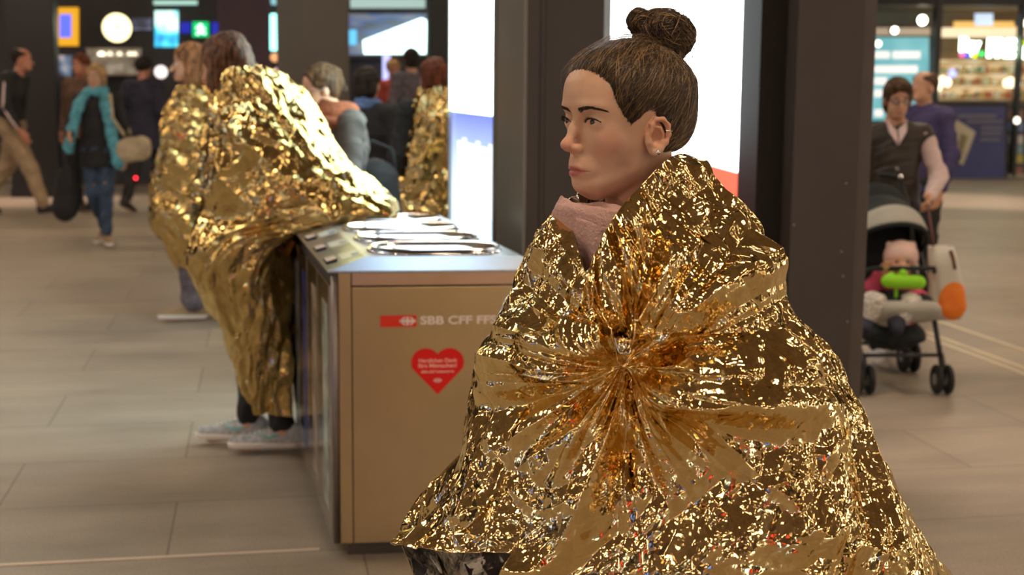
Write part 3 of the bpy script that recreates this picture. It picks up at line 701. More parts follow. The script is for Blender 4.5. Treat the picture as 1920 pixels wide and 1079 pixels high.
# ================================================================== recycling bin
def steel(name, col, rough, aniso=.6, vscale=(60, 60, 1)):
    m, N, L, B = nmat(name); B.inputs['Metallic'].default_value = 1; B.inputs['Base Color'].default_value = (*col, 1)
    tc = node(N, 'ShaderNodeTexCoord'); mp = node(N, 'ShaderNodeMapping'); mp.inputs['Scale'].default_value = vscale
    nz = node(N, 'ShaderNodeTexNoise', Scale=6.0, Detail=4.0); L.new(tc.outputs['Object'], mp.inputs['Vector']); L.new(mp.outputs['Vector'], nz.inputs['Vector'])
    mr = node(N, 'ShaderNodeMapRange'); mr.inputs['To Min'].default_value = rough * .75; mr.inputs['To Max'].default_value = rough * 1.3; L.new(nz.outputs['Fac'], mr.inputs['Value']); L.new(mr.outputs['Result'], B.inputs['Roughness'])
    n2 = node(N, 'ShaderNodeTexNoise', Scale=3.0, Detail=3.0); L.new(tc.outputs['Object'], n2.inputs['Vector'])
    cr = node(N, 'ShaderNodeValToRGB'); cr.color_ramp.elements[0].position = .3; cr.color_ramp.elements[0].color = (*[c * .86 for c in col], 1); cr.color_ramp.elements[1].position = .7; cr.color_ramp.elements[1].color = (*col, 1)
    L.new(n2.outputs['Fac'], cr.inputs['Fac']); L.new(cr.outputs['Color'], B.inputs['Base Color'])
    bp = node(N, 'ShaderNodeBump', Strength=.04, Distance=.001); L.new(nz.outputs['Fac'], bp.inputs['Height']); L.new(bp.outputs['Normal'], B.inputs['Normal'])
    return m
M_st = steel('brushed_steel_cape_tint', (.60, .45, .25), .42)  # gold reflection of the foil cape is put into the base colour
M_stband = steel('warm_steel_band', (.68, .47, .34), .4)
M_stlid = steel('lid_steel', (.46, .50, .57), .30)
M_stdk = plain('bin_dark_seam', (.02, .018, .018), .6)
M_post = steel('post_steel', (.30, .26, .25), .4)
M_plinth = plain('plinth_brown', (.11, .09, .075), .5, metal=.3, noise=.15)
DB = 4.27
F1 = P(621, 512, DB); F1 = np.array([F1[0], F1[1], 0.])
ya, yb = R(7.5), R(13.6)
eA = np.array([math.cos(ya), math.sin(ya), 0]); eB = np.array([-math.sin(yb), math.cos(yb), 0])
BW, BL = .66, 1.56
ZT = float(P(800, 508, DB + .03)[2]); ZB = float(P(640, 1021, DB)[2])
binr = empty('recycling_bin', F1 + eA * BW / 2 + eB * BL / 2, 0, 'long brushed steel recycling bin with four oval openings and a red heart sticker', 'recycling bin')
BO = np.array(binr.location)
def Bm(a, b_, z): return F1 + eA * a + eB * b_ + Z * z - BO      # a across, b_ along, in metres
def bslab(mb, a0, a1, b0, b1, z0, z1, m=0): mb.hexa([Bm(a0, b0, z0), Bm(a1, b0, z0), Bm(a1, b1, z0), Bm(a0, b1, z0), Bm(a0, b0, z1), Bm(a1, b0, z1), Bm(a1, b1, z1), Bm(a0, b1, z1)], m)
b = MB(); bslab(b, .008, BW - .008, .008, BL - .008, ZB, ZT - .01); b.build('body', M_stdk, binr)
b = MB(); bslab(b, .05, BW - .05, .05, BL - .05, 0, ZB); b.build('plinth', M_plinth, binr)
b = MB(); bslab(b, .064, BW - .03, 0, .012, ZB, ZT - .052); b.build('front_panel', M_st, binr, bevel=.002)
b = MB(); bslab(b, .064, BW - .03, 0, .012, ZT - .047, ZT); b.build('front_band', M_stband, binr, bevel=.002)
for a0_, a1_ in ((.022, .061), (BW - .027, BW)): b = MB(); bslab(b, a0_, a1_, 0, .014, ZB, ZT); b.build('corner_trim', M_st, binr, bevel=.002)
b = MB()
b.tube([Bm(.012, .012, ZB), Bm(.012, .012, ZT - .008)], .012, 16); b.build('corner_post', M_post, binr, True)
M_side = [steel('side_steel', (.55, .53, .52), .16), ]
sidecol = [(.36, .42, .38), (.30, .24, .18), (.035, .05, .20), (.22, .25, .27)]
for i in range(4):
    b0 = .045 + i * (BL - .06) / 4; b1 = b0 + (BL - .06) / 4 - .012
    b = MB(); bslab(b, -.004, .008, b0, b1, ZB, ZT - .05); d_ = b.build('door', M_side[0], binr, bevel=.002)
    b = MB(); bslab(b, -.0052, -.004, b0 + .05, b0 + .20, ZB + .08, ZT - .12); b.build('label_strip', plain('side_label%d' % i, sidecol[i], .25, noise=.5, scale=9), d_)
# lid: plateau with sloping skirts
ZP = ZT + .036; IA, IB = .115, .075
b = MB()
rim = [Bm(-.012, -.006, ZT), Bm(BW + .006, -.006, ZT), Bm(BW + .006, BL + .006, ZT), Bm(-.012, BL + .006, ZT)]
rimb = [p - Z * .006 for p in rim]
pl = [Bm(IA, IB, ZP), Bm(BW - .045, IB, ZP), Bm(BW - .045, BL - .05, ZP), Bm(IA, BL - .05, ZP)]
b.add(rimb + rim + pl, [[3, 2, 1, 0], [0, 1, 5, 4], [1, 2, 6, 5], [2, 3, 7, 6], [3, 0, 4, 7], [4, 5, 9, 8], [5, 6, 10, 9], [6, 7, 11, 10], [7, 4, 8, 11], [8, 9, 10, 11]])
lid = b.build('lid', M_stlid, binr, bevel=.002)
M_chrome = plain('polished_rim', (.80, .80, .80), .12, metal=1.0)
M_bowl = plain('pressed_bowl', (.95, .86, .82), .16, metal=1.0)
def stadium(ca, cb, ha, hb, n=10):
    out = []
    for i in range(n + 1): t = -math.pi / 2 + math.pi * i / n; out.append((ca + ha - hb + hb * math.cos(t), cb + hb * math.sin(t)))
    for i in range(n + 1): t = math.pi / 2 + math.pi * i / n; out.append((ca - ha + hb + hb * math.cos(t), cb + hb * math.sin(t)))
    return out
for i in range(4):
    cb = .225 + i * .345; ca = .36; ha, hb = .215, .125
    b = MB(); b.tube([Bm(x, y, ZP + .002) for x, y in stadium(ca, cb, ha, hb)], .007, 10, closed=True); op = b.build('opening_rim', M_chrome, binr, True)
    b = MB(); rings = []
    for f_, dz in ((1, .003), (.95, .008), (.90, .006), (.84, -.002), (.74, -.010), (.5, -.016), (.2, -.018)):
        rings.append([Bm(x, y, ZP + dz + .012) for x, y in stadium(ca, cb, ha - hb * (1 - f_), hb * f_)])
    n_ = len(rings[0]); vs = [p for r in rings for p in r]; fs = [[k * n_ + j, k * n_ + (j + 1) % n_, (k + 1) * n_ + (j + 1) % n_, (k + 1) * n_ + j] for k in range(len(rings) - 1) for j in range(n_)] + [list(range((len(rings) - 1) * n_, len(rings) * n_))]
    b.add(vs, fs); b.build('opening_bowl', M_bowl, op, True)
    # badge and label on the slope
    def sl(a, bb, lift=.0): 
        t = (a + .012) / (IA + .012); return Bm(a, bb, ZT + (ZP - ZT) * t + lift)
    b = MB(); q = [(.0, cb - .085), (.036, cb - .085), (.036, cb + .01), (.0, cb + .01)]
    b.hexa([sl(x, y, -.001) for x, y in q] + [sl(x, y, .007) for x, y in q]); bd = b.build('badge_base', M_stdk, binr)
    b = MB(); q = [(.002, cb - .075), (.034, cb - .075), (.034, cb + .008), (.002, cb + .008)]
    b.hexa([sl(x, y, .0072) for x, y in q] + [sl(x, y, .009) for x, y in q]); b.build('badge', plain('badge_pink%d' % i, (.62, .50, .47), .4, noise=.2, scale=40), bd)
    b = MB(); q = [(.05, cb - .09), (.112, cb - .09), (.112, cb + .05), (.05, cb + .05)]
    b.hexa([sl(x, y, .0004) for x, y in q] + [sl(x, y, .0014) for x, y in q]); lb_ = b.build('slope_label', plain('slope_label%d' % i, (.66, .70, .62), .35), binr)
    b = MB(); q = [(.085, cb - .06), (.108, cb - .06), (.108, cb - .02), (.085, cb - .02)]
    b.hexa([sl(x, y, .0015) for x, y in q] + [sl(x, y, .0022) for x, y in q]); b.build('pictogram', plain('picto%d' % i, [(.10, .34, .42), (.2, .3, .3), (.07, .16, .50), (.25, .25, .4)][i], .4), lb_)
# printing on the front panel
M_red = plain('sbb_red', (.78, .035, .012), .35); M_redh = plain('heart_red', (.80, .006, .004), .35)
M_wht = plain('print_white', (.88, .78, .74), .4)
NB = -np.array([-math.sin(ya), math.cos(ya), 0])        # outward normal of the front
def onfront(px, py):
    d = ray(px, py); q = F1 + NB * .0003; n_ = NB; t = ((q - C0) @ n_) / (d @ n_); return C0 + d * t - BO
def fpoly(mb, pts, t0, t1, m=0):
    n_ = len(pts); a0 = [p + NB * t0 for p in pts]; a1 = [p + NB * t1 for p in pts]
    mb.add(a0 + a1, [list(range(n_))[::-1], list(range(n_, 2 * n_))] + [[i, (i + 1) % n_, (i + 1) % n_ + n_, i + n_] for i in range(n_)], m)
pa, pb_, pc_, pd_ = onfront(713, 614), onfront(781, 613), onfront(781, 592), onfront(713, 592)
wbar = abs((pb_ - pa) @ eA); hbar = .5 * (pd_ - pa)[2] + .5 * (pc_ - pb_)[2]; pa = (pa + pd_) / 2 - Z * hbar / 2
def fr(x, z): return pa + eA * x + Z * z
b = MB(); fpoly(b, [fr(0, 0), fr(wbar, 0), fr(wbar, hbar), fr(0, hbar)], .0, .001); lg = b.build('logo_bar', M_red, binr)
def sbb_logo(mb, cx, cz, w, P_, t=.0016, t0=.001):
    h = w * .5; bw = w * .075
    def q(x0, x1, z0, z1): fpoly(mb, [P_(cx + x0, cz + z0), P_(cx + x1, cz + z0), P_(cx + x1, cz + z1), P_(cx + x0, cz + z1)], t0, t)
    q(-w * .5 + .001, w * .5 - .001, -bw, bw); q(-bw, bw, -h * .5, h * .5)
    for s in (-1, 1):
        fpoly(mb, [P_(cx + s * x, cz + z) for x, z in ((w * .5, 0), (w * .22, h * .5), (w * .10, h * .5), (w * .34, 0), (w * .10, -h * .5), (w * .22, -h * .5))][::s], t0, t)
b = MB(); sbb_logo(b, wbar * .75, hbar * .5, wbar * .46, fr); b.build('logo_arrows', M_wht, binr)
p0 = onfront(788, 602); p1 = onfront(931, 600)
lettering('lettering', 'SBB CFF FFS', p0 + NB * .0008, eA, Z, .0355, M_wht, binr, bold=.0010, fit=float((p1 - p0) @ eA))
hc = onfront(820.5, 697); hw = float((onfront(870, 690) - onfront(771, 690)) @ eA) / 2; hh = float(onfront(820, 656)[2] - onfront(820, 743)[2])
hp = []
cr_ = hw * .55
for i in range(19):
    t = math.radians(215 - 170 * i / 18 - 10); hp.append((-hw + cr_ + cr_ * math.cos(t) * 1.0, hh * .5 - cr_ + cr_ * math.sin(t)))
hp = [p for p in hp if p[0] < -.0008]
pts = hp + [(0, hh * .5 - cr_ * .40)] + [(-x, z) for x, z in hp[::-1]] + [(0, -hh * .5)]
b = MB(); def_c = [hc + eA * x + Z * z for x, z in pts[::-1]]
b.v = []; 
# fan from the middle so the notch stays clean
n_ = len(def_c); ctr = hc - Z * hh * .05
b.add([p + NB * .001 for p in def_c] + [p for p in def_c] + [ctr + NB * .001], [[i, (i + 1) % n_, 2 * n_] for i in range(n_)] + [[i + n_, (i + 1) % n_ + n_, (i + 1) % n_, i] for i in range(n_)])
heart = b.build('heart_sticker', M_redh, binr)
M_pk = plain('sticker_text', (.95, .55, .50), .4)
for txt, dz, sz, ft in (('Herzlichen Dank', .235, .0175, .73), ('fürs Mitmachen!', .125, .0175, .73), ('sbb.ch/entsorgen', .00, .0125, .62)):
    lettering('sticker_lettering', txt, hc + NB * .0016 + Z * hh * dz, eA, Z, sz, M_pk, binr, bold=.0004, align='CENTER', fit=hw * 2 * ft)
b = MB(); sbb_logo(b, 0, -hh * .19, hw * .34, lambda x, z: hc + eA * x + Z * z, .0018, .0011); b.build('sticker_arrows', M_pk, binr)
# ================================================================== PEOPLE IN THE HALL
def hairm(name, c, **kw):
    m, N, L, B = nmat(name); tc = node(N, 'ShaderNodeTexCoord'); mp = node(N, 'ShaderNodeMapping'); mp.inputs['Scale'].default_value = (1, 1, .12)
    nz = node(N, 'ShaderNodeTexNoise', Scale=70.0, Detail=4.0); L.new(tc.outputs['Object'], mp.inputs['Vector']); L.new(mp.outputs['Vector'], nz.inputs['Vector'])
    cr = node(N, 'ShaderNodeValToRGB'); cr.color_ramp.elements[0].position = .38; cr.color_ramp.elements[0].color = (*[x * .35 for x in c], 1); cr.color_ramp.elements[1].position = .64; cr.color_ramp.elements[1].color = (*[x * 1.6 for x in c], 1)
    L.new(nz.outputs['Fac'], cr.inputs['Fac']); L.new(cr.outputs['Color'], B.inputs['Base Color']); B.inputs['Roughness'].default_value = .6; B.inputs['Specular IOR Level'].default_value = .25
    bp = node(N, 'ShaderNodeBump', Strength=.7, Distance=.012); L.new(nz.outputs['Fac'], bp.inputs['Height']); L.new(bp.outputs['Normal'], B.inputs['Normal'])
    return m
SK = dict(
    skin=plain('skin', (.62, .34, .22), .5, noise=.06, scale=20, sss=.05), skin_red=plain('skin_ruddy', (.50, .22, .14), .5, noise=.06, scale=20),
    hair_brown=hairm('hair_brown', (.085, .045, .022)), hair_fair=hairm('hair_reddish_fair', (.27, .12, .05)),
    hair_blond=hairm('hair_blond', (.42, .27, .12)), hair_dark=hairm('hair_dark', (.02, .014, .012)), hair_red=hairm('hair_red', (.13, .035, .015)),
    hair_mid=hairm('hair_mid_brown', (.07, .035, .013)), hair_grey=hairm('hair_grey_brown', (.13, .06, .032)),
    black=plain('cloth_black', (.014, .013, .015), .8, noise=.3), navy=plain('cloth_navy', (.022, .022, .045), .8, noise=.3), dnavy=plain('cloth_blue_violet', (.055, .045, .13), .8, noise=.3),
    beige=plain('cloth_beige', (.36, .26, .16), .8, noise=.15), jean=plain('cloth_jeans', (.035, .065, .12), .8, noise=.3, scale=14), brown=plain('cloth_brown', (.13, .07, .045), .8, noise=.2),
    grey=plain('cloth_grey', (.17, .15, .14), .85, noise=.15), dgrey=plain('cloth_dark_grey', (.085, .075, .07), .9, noise=.15), legg=plain('leggings_black', (.012, .012, .014), .7, noise=.3), greytr=plain('cloth_grey_violet', (.13, .115, .14), .85, noise=.4, scale=18),
    turq=plain('scarf_turquoise', (.10, .36, .46), .8, noise=.45, scale=14), rust=plain('scarf_rust', (.24, .07, .03), .9, noise=.4, scale=18, bump=.5, bscale=60), pink=plain('shirt_pale_pink', (.70, .55, .54), .8, noise=.06),
    white=plain('cloth_white', (.75, .72, .68), .7, noise=.08), bluecol=plain('collar_blue', (.12, .20, .42), .8, noise=.2), red=plain('cloth_red', (.45, .08, .06), .8, noise=.2),
    shoeb=plain('shoe_black', (.015, .013, .012), .4), shoet=plain('shoe_tan', (.33, .22, .12), .6, noise=.2), sneak=plain('sneaker_grey', (.42, .44, .46), .7, noise=.35, scale=50), sole=plain('sole_white', (.80, .76, .72), .5), teal=plain('swoosh_teal', (.08, .55, .58), .5),
    cream=plain('bag_cream', (.50, .40, .26), .7, noise=.2), glass=plain('glasses_frame', (.02, .03, .07), .3), vest=plain('quilted_vest', (.032, .022, .015), .5, noise=.3, bump=.3, bscale=20),
    lip=plain('lip', (.40, .13, .10), .4), eyew=plain('eye_white', (.75, .72, .68), .2), eyed=plain('eye_dark', (.02, .015, .01), .1), brow=plain('brow_dark', (.06, .035, .02), .7))
def rot_zx(yaw, pitch):   # head turn (about z, + = to the left) and nod (+ = down)
    return np.array((Matrix.Rotation(yaw, 3, 'Z') @ Matrix.Rotation(-pitch, 3, 'X')))
BASEJ = dict(pel=(0, 0, .93), wai=(0, .01, 1.08), che=(0, .0, 1.27), nek=(0, -.015, 1.45), hed=(0, .02, 1.585),
    shL=(-.17, -.01, 1.39), elL=(-.235, -.03, 1.11), wrL=(-.22, .05, .87), shR=(.17, -.01, 1.39), elR=(.235, -.03, 1.11), wrR=(.22, .05, .87),
    hiL=(-.09, 0, .91), knL=(-.10, .03, .50), anL=(-.10, -.03, .085), toL=(-.115, .13, .035), hiR=(.09, 0, .91), knR=(.10, .03, .50), anR=(.10, -.03, .085), toR=(.115, .13, .035))
def person(label, pos, face, top, pose=None, hyaw=0, hpitch=0, hair='short', hairm='hair_brown', coat=None, coat_hem=.75, sleeves=None, trousers=None, shoes=None, skin='skin', h=.0085, features=False, hands=None, wide=1.0, group=None, tr_r=1.0, hood=0):
    """face: heading (dx, dy) of the body; top: height of the head in metres"""
    S = top / 1.70; rz = math.atan2(-face[0], face[1])
    root = empty('person', (pos[0], pos[1], 0), rz, label, 'person', group)
    J = {k: np.array(v, float) for k, v in BASEJ.items()}
    for k, v in (pose or {}).items(): J[k] = np.array(v, float)
    J = {k: v * S for k, v in J.items()}; Hm = rot_zx(R(hyaw), R(hpitch)); hp = lambda *q: J['hed'] + Hm @ (np.array(q) * S)
    A_ = np.array(list(J.values())); lo, hi = A_.min(0) - .22 * S, A_.max(0) + .2 * S; lo[2] = -.03
    hi[2] = max(hi[2], J['hed'][2] + .2 * S)
    F = Field(lo, hi, h); e = lambda c, r, k=.02, op='add': F.ell(hp(*c), np.array(r) * S, k * S, op, Hm)
    e((0, -.012, .035), (.074, .094, .082)); e((0, .022, -.045), (.054, .062, .066), .03); e((0, .072, -.085), (.022, .02, .018), .02)
    F.cone(hp(0, .085, .0), hp(0, .108, -.034), .008 * S, .013 * S, .012); e((.076, -.005, -.012), (.010, .018, .030), .008); e((-.076, -.005, -.012), (.010, .018, .030), .008)
    e((.03, .088, .002), (.014, .012, .009), .008, 'sub'); e((-.03, .088, .002), (.014, .012, .009), .008, 'sub'); e((0, .082, -.068), (.022, .010, .010), .008)
    F.cone(hp(0, -.02, -.05), J['nek'] - Z * .03, .050 * S, .056 * S, .02)
    F.chain([J['nek'] - Z * .05 * S, J['che'], J['wai'], J['pel']], [x * S for x in (.07, .125, .115, .135)], .04, flat=.7); F.cone(J['shL'], J['shR'], .048 * S, .048 * S, .04)
    for s in 'LR':
        F.chain([J['sh' + s], J['el' + s], J['wr' + s]], [x * S for x in (.048, .036, .025)], .02)
        F.chain([J['hi' + s], J['kn' + s], J['an' + s]], [x * S for x in (.082, .055, .036)], .03); F.cone(J['an' + s] - Z * .03 * S, J['to' + s], .036 * S, .026 * S, .02)
        # hand: palm, four fingers, thumb
        d = J['wr' + s] - J['el' + s]
        if hands and s in hands: d = np.array(hands[s], float)
        d = d / np.linalg.norm(d); w = J['wr' + s]; sd = np.cross(d, [1, 0, 0] if abs(d[0]) < .8 else [0, 1, 0]); sd /= np.linalg.norm(sd); nn = np.cross(sd, d)
        if (nn @ (-J['sh' + s] * [1, 0, 0])) < 0: nn = -nn
        F.cone(w, w + d * .055 * S, .026 * S, .034 * S, .015, flat=.5, fdir=nn)
        for i, (o_, l_) in enumerate(((-.027, .066), (-.009, .075), (.009, .071), (.026, .056))):
            a = w + d * .078 * S + sd * o_ * S; m_ = a + d * l_ * .5 * S + nn * .008 * S; F.chain([a - d * .02 * S, m_, m_ + d * l_ * .4 * S + nn * .022 * S], [.0095 * S, .009 * S, .0078 * S], .006)
        F.chain([w + d * .02 * S - sd * .02 * S, w + d * .05 * S - sd * .045 * S + nn * .012 * S, w + d * .078 * S - sd * .042 * S + nn * .025 * S], [.013 * S, .0105 * S, .009 * S], .01)
    v, q = F.net(); mesh_np('body', v, q, SK[skin], root)
    if features:
        for s in (-1, 1):
            b = MB(); b.lathe(hp(s * .030, .079, .002), Hm @ np.array([0, 1, 0.]), [(.001, -.01), (.0105 * S, -.004), (.0105 * S, .000), (.006, .0045), (.001, .006)], 14); ey = b.build('eye', SK['eyew'], root, True)
            b = MB(); b.lathe(hp(s * .030, .0825, .002), Hm @ np.array([0, 1, 0.]), [(.005 * S, 0), (.0045 * S, .004)], 12); b.build('iris', SK['eyed'], ey, True)
            b = MB(); b.tube([hp(s * .018, .092, .022), hp(s * .030, .092, .027), hp(s * .044, .082, .022)], [.003, .0035, .002], 6); b.build('eyebrow', SK['brow'], root, True)
        b = MB(); b.tube([hp(-.022, .081, -.067), hp(-.008, .092, -.066), hp(.008, .092, -.066), hp(.022, .081, -.067)], [.002, .005, .005, .002], 8); b.build('lips', SK['lip'], root, True)
    # hair
    if hair:
        c = hp(0, 0, .03); F = Field(c - .26 * S - (0, 0, .35 * S if hair == 'long' else 0), c + .26 * S, .007); e = lambda c, r, k=.015, op='add': F.ell(hp(*c), np.array(r) * S, k * S, op, Hm)
        e((0, -.018, .042), (.088, .104, .092))
        if hair == 'long':
            F.chain([hp(0, -.05, .03), J['nek'] + (0, -.05 * S, .02), J['che'] + (0, -.10 * S, .03 * S)], [.088 * S, .085 * S, .05 * S], .03, flat=.75)
            for s in (-1, 1): F.chain([hp(s * .07, -.01, .03), hp(s * .078, -.0, -.06), hp(s * .085, .0, -.17), hp(s * .08, .02, -.28)], [.03 * S, .03 * S, .032 * S, .02 * S], .03)
        if hair in ('bun',): e((0, -.085, .075), (.034, .036, .034), .012); e((0, -.05, -.03), (.06, .05, .05), .03); F.cone(hp(0, -.11, .07), hp(.0, -.13, -.03), .022 * S, .016 * S, .02)
        if hair in ('bob', 'short_full'): e((0, -.045, -.03), (.082, .07, .075), .03)
        if hair == 'short_full':
            e((0, .05, .085), (.07, .05, .03), .03)
        if hair == 'bun': e((0, .095, -.01), (.080, .080, .092), .02, 'sub')
        e((0, .085, -.035), (.062, .075, .095 if hair != 'short_full' else .09), .02, 'sub')
        if hair == 'short': e((0, .03, -.09), (.12, .12, .09), .02, 'sub')
        if hair == 'thin': e((0, .05, -.04), (.12, .10, .10), .02, 'sub'); e((0, .03, .12), (.065, .08, .06), .02, 'sub')
        v, q = F.net(); mesh_np('hair', wrinkle(v, .004, 50, 3), q, SK[hairm], root)
    hmz = coat_hem * S
    if coat:
        F = Field(lo, hi, .010); F.chain([J['nek'] - Z * .055 * S, J['che'], J['wai'], J['pel']], [x * S * wide for x in (.085, .158, .150, .168)], .05, flat=.72); F.cone(J['shL'], J['shR'], .066 * S * wide, .066 * S * wide, .05)
        if coat_hem < .9: F.cone(J['pel'], J['pel'] * [1, 1, 0] + Z * (hmz - .06), .168 * S * wide, .19 * S * wide, .04, flat=.72)
        if sleeves is None:
            for s in 'LR': F.chain([J['sh' + s], J['el' + s], J['wr' + s] + (J['el' + s] - J['wr' + s]) * .08], [x * S * wide for x in (.064, .054, .040)], .03)
        F.cut_below(hmz); v, q = F.net(); co = mesh_np('coat' if coat_hem < .85 else 'jacket', wrinkle(v, .007, 22, 5), q, SK[coat] if isinstance(coat, str) else coat, root)
    if sleeves:
        for s in 'LR':
            F = Field(lo, hi, .010); F.chain([J['sh' + s], J['el' + s], J['wr' + s]], [x * S for x in (.062, .052, .038)], .03); v, q = F.net(); mesh_np('sleeve', wrinkle(v, .005, 30, 5), q, SK[sleeves], root)
    if trousers:
        F = Field(lo, hi, .010); F.ell(J['pel'], np.array([.165, .125, .13]) * S, .03)
        for s in 'LR': F.chain([J['hi' + s], J['kn' + s], J['an' + s] + (J['kn' + s] - J['an' + s]) * .10], [x * S * tr_r for x in (.098, .072, .055)], .035)
        F.cut_above(1.03 * S); v, q = F.net(); mesh_np('trousers', wrinkle(v, .006, 26, 8), q, SK[trousers], root)
    if shoes:
        for s in 'LR': shoe(root, J['an' + s], J['to' + s], S, shoes)
    return root, J, hp, S
def shoe(root, an, to, S, mat, sneaker=False):
    d = (to - an); d[2] = d[2] + .055 * S; L_ = np.linalg.norm(d); d = d / L_; up = np.array([0, 0, 1.]) - d * d[2]; up /= np.linalg.norm(up)
    heel = an - d * .045 * S - up * .045 * S; toe = an - up * .047 * S + d * .185 * S
    lo, hi = np.minimum(heel, toe) - .1 * S, np.maximum(heel, toe) + .12 * S
    F = Field(lo, hi, .0055); F.cone(heel + up * .012 * S, toe + up * .002 * S, .036 * S, .034 * S, .02); F.cone(heel + up * .05 * S, heel + up * .025 * S + d * .13 * S, .036 * S, .026 * S, .03); F.ell(an + up * .02, np.array((.027, .030, .03)) * S, .008, 'sub')
    X, Y, Z_ = F.ax[0][:, None, None], F.ax[1][None, :, None], F.ax[2][None, None, :]
    hgt = (X - heel[0]) * up[0] + (Y - heel[1]) * up[1] + (Z_ - heel[2]) * up[2]
    A_ = F.F.copy(); F.F = np.maximum(A_, .004 - hgt).astype(np.float32); v, q = F.net()
    o = mesh_np('shoe', v, q, SK[mat], root)
    F.F = np.maximum(A_ - .004, np.abs(hgt + .006) - .014).astype(np.float32); v, q = F.net(); mesh_np('sole', v, q, SK['sole'] if mat in ('sneak', 'shoet', 'white') else SK['shoeb'], o)
    if mat == 'sneak':
        sd = np.cross(d, up)
        for s in (-1, 1):
            b = MB(); c = heel + d * .10 * S + up * .03 * S + sd * s * .033 * S
            b.tube([c - d * .03 + up * .012, c, c + d * .045 + up * .02], [.006, .007, .002], 6, flat=.6); b.build('side_stripe', SK['teal'], o, True)
        b = MB()
        for i in range(5): c = heel + d * (.105 + .018 * i) * S + up * (.066 - .007 * i) * S; b.tube([c - sd * .018, c + up * .004, c + sd * .018], .0022, 6)
        b.build('laces', SK['sole'], o, True)
    return o
def stand(px, dep): p = P(px, 400, dep); return p[:2]
def topz(px, py, dep): return float(P(px, py, dep)[2])
def add_glasses(root, hp, col='glass', w=.019):
    b = MB()
    for s in (-1, 1): b.tube([hp(s * .032 + .019 * math.cos(t), .106, .002 + .014 * math.sin(t)) for t in np.linspace(0, 2 * math.pi, 17)[:-1]], .0022, 6, closed=True); b.tube([hp(s * .051, .104, .006), hp(s * .082, .06, .004), hp(s * .084, -.01, .004)], .002, 6)
    b.tube([hp(-.013, .107, .004), hp(.013, .107, .004)], .002, 6); b.build('glasses', SK[col], root, True)
def scarf_ring(root, J, S, mat, r=.085, h=.035, tilt=0., seed=1, dz=0.0, name='scarf'):
    c = J['nek'] + (0, .012 * S, (.01 + dz) * S); n, m = 72, 20; vs = []
    for i in range(n):
        t = 2 * math.pi * i / n
        for j in range(m):
            a = 2 * math.pi * j / m; k = 1 + .18 * math.sin(3 * a + 2 * t + seed) + .1 * math.sin(5 * t + a * 2)
            rr = r + .024 * math.cos(a) * k; vs.append(c + np.array([math.cos(t) * rr, math.sin(t) * rr, h * math.sin(a) * k + tilt * math.sin(t)]) * S)
    q = np.array([[i * m + j, ((i + 1) % n) * m + j, ((i + 1) % n) * m + (j + 1) % m, i * m + (j + 1) % m] for i in range(n) for j in range(m)])
    return mesh_np(name, vs, q, SK[mat], root)

# 1 man striding right at the far left
d = 16.0
r_, J, hp, S = person('person in black jacket with pale sleeve stripe and beige trousers striding at far left', stand(28, d), (1, -.1), topz(38, 84, d) * .985,
    dict(che=(0, .05, 1.27), nek=(0, .09, 1.44), hed=(0, .15, 1.57), shL=(-.17, .06, 1.39), shR=(.17, .06, 1.39), elR=(.24, .06, 1.10), wrR=(.22, .20, .86), elL=(-.23, .0, 1.1), wrL=(-.2, -.1, .88), knR=(.09, .22, .50), anR=(.09, .36, .10), toR=(.09, .53, .07), knL=(-.09, -.10, .49), anL=(-.09, -.36, .16), toL=(-.09, -.24, .035)),
    hair='thin', hairm='hair_dark', skin='skin_red', coat='black', coat_hem=.90, trousers='beige', shoes='shoeb', tr_r=1.12)
b = MB(); s_ = J['shR']; b.tube([s_ + (.0, -.02, .065), s_ + (.058, 0, .02), (J['shR'] + J['elR']) / 2 + (.062, 0, 0), J['elR'] + (.056, .0, 0), (J['elR'] + J['wrR']) / 2 + (.05, 0, 0), J['wrR'] + (.042, -.01, .03)], .014, 8); b.build('sleeve_stripe', SK['pink'], r_, True)
# 2 woman with turquoise scarf walking towards the camera
d = 13.0
r_, J, hp, S = person('person in black coat with long turquoise scarf, jeans and a cream shoulder bag, walking forward', stand(190, d), (-.12, -1), topz(190, 122, d),
    dict(elR=(.27, .03, 1.12), wrR=(.20, .20, 1.05), wrL=(-.26, .02, .86), knL=(-.08, .06, .50), knR=(.06, .04, .50), anL=(-.07, .05, .09), anR=(.05, -.20, .14), toR=(.06, -.08, .05)),
    hair='bob', hairm='hair_blond', coat='black', coat_hem=.74, trousers='jean', shoes='shoet', features=True, tr_r=.9, hands={'L': (0, 0, -1)})
person_walk = r_
# note: body local +x is its own right hand side; it walks towards the camera, so local -x lies right in the picture
scarf_ring(r_, J, S, 'turq', .082, .045)
for s, zz in ((-1, .78), (1, .92)):
    F = Field((-.4, -.1, .6), (.4, .4, 1.6), .012); F.chain([J['nek'] + (s * .08, .05, 0), J['che'] + (s * .13, .13, .05), J['wai'] + (s * .19, .15, 0), (s * .24, .13, zz)], [.045, .05, .05, .055], .02, flat=.5); v, q = F.net(); mesh_np('scarf_end', wrinkle(v, .008, 35, 2), q, SK['turq'], r_)
b = MB(); b.tube([J['shL'] * [.9, 1, 1] + (0, .08, .04), (-.2, .15, 1.2), (-.30, .12, 1.04)], .018, 6); b.tube([J['shL'] * [.9, 1, 1] + (0, -.02, .06), (-.30, -.02, 1.05)], .016, 6); st = b
F = Field((-.7, -.2, .7), (0, .4, 1.2), .010); F.cone((-.46, .12, .95), (-.33, .14, .93), .085, .085, .03, flat=.6); F.cone((-.44, .12, .92), (-.34, .14, .90), .11, .11, .03, flat=.55); v, q = F.net(); bg_ = empty('shoulder_bag', (r_.location[0] + .0, r_.location[1], 0), 0, 'cream shoulder bag at the side of the turquoise scarf woman', 'bag')
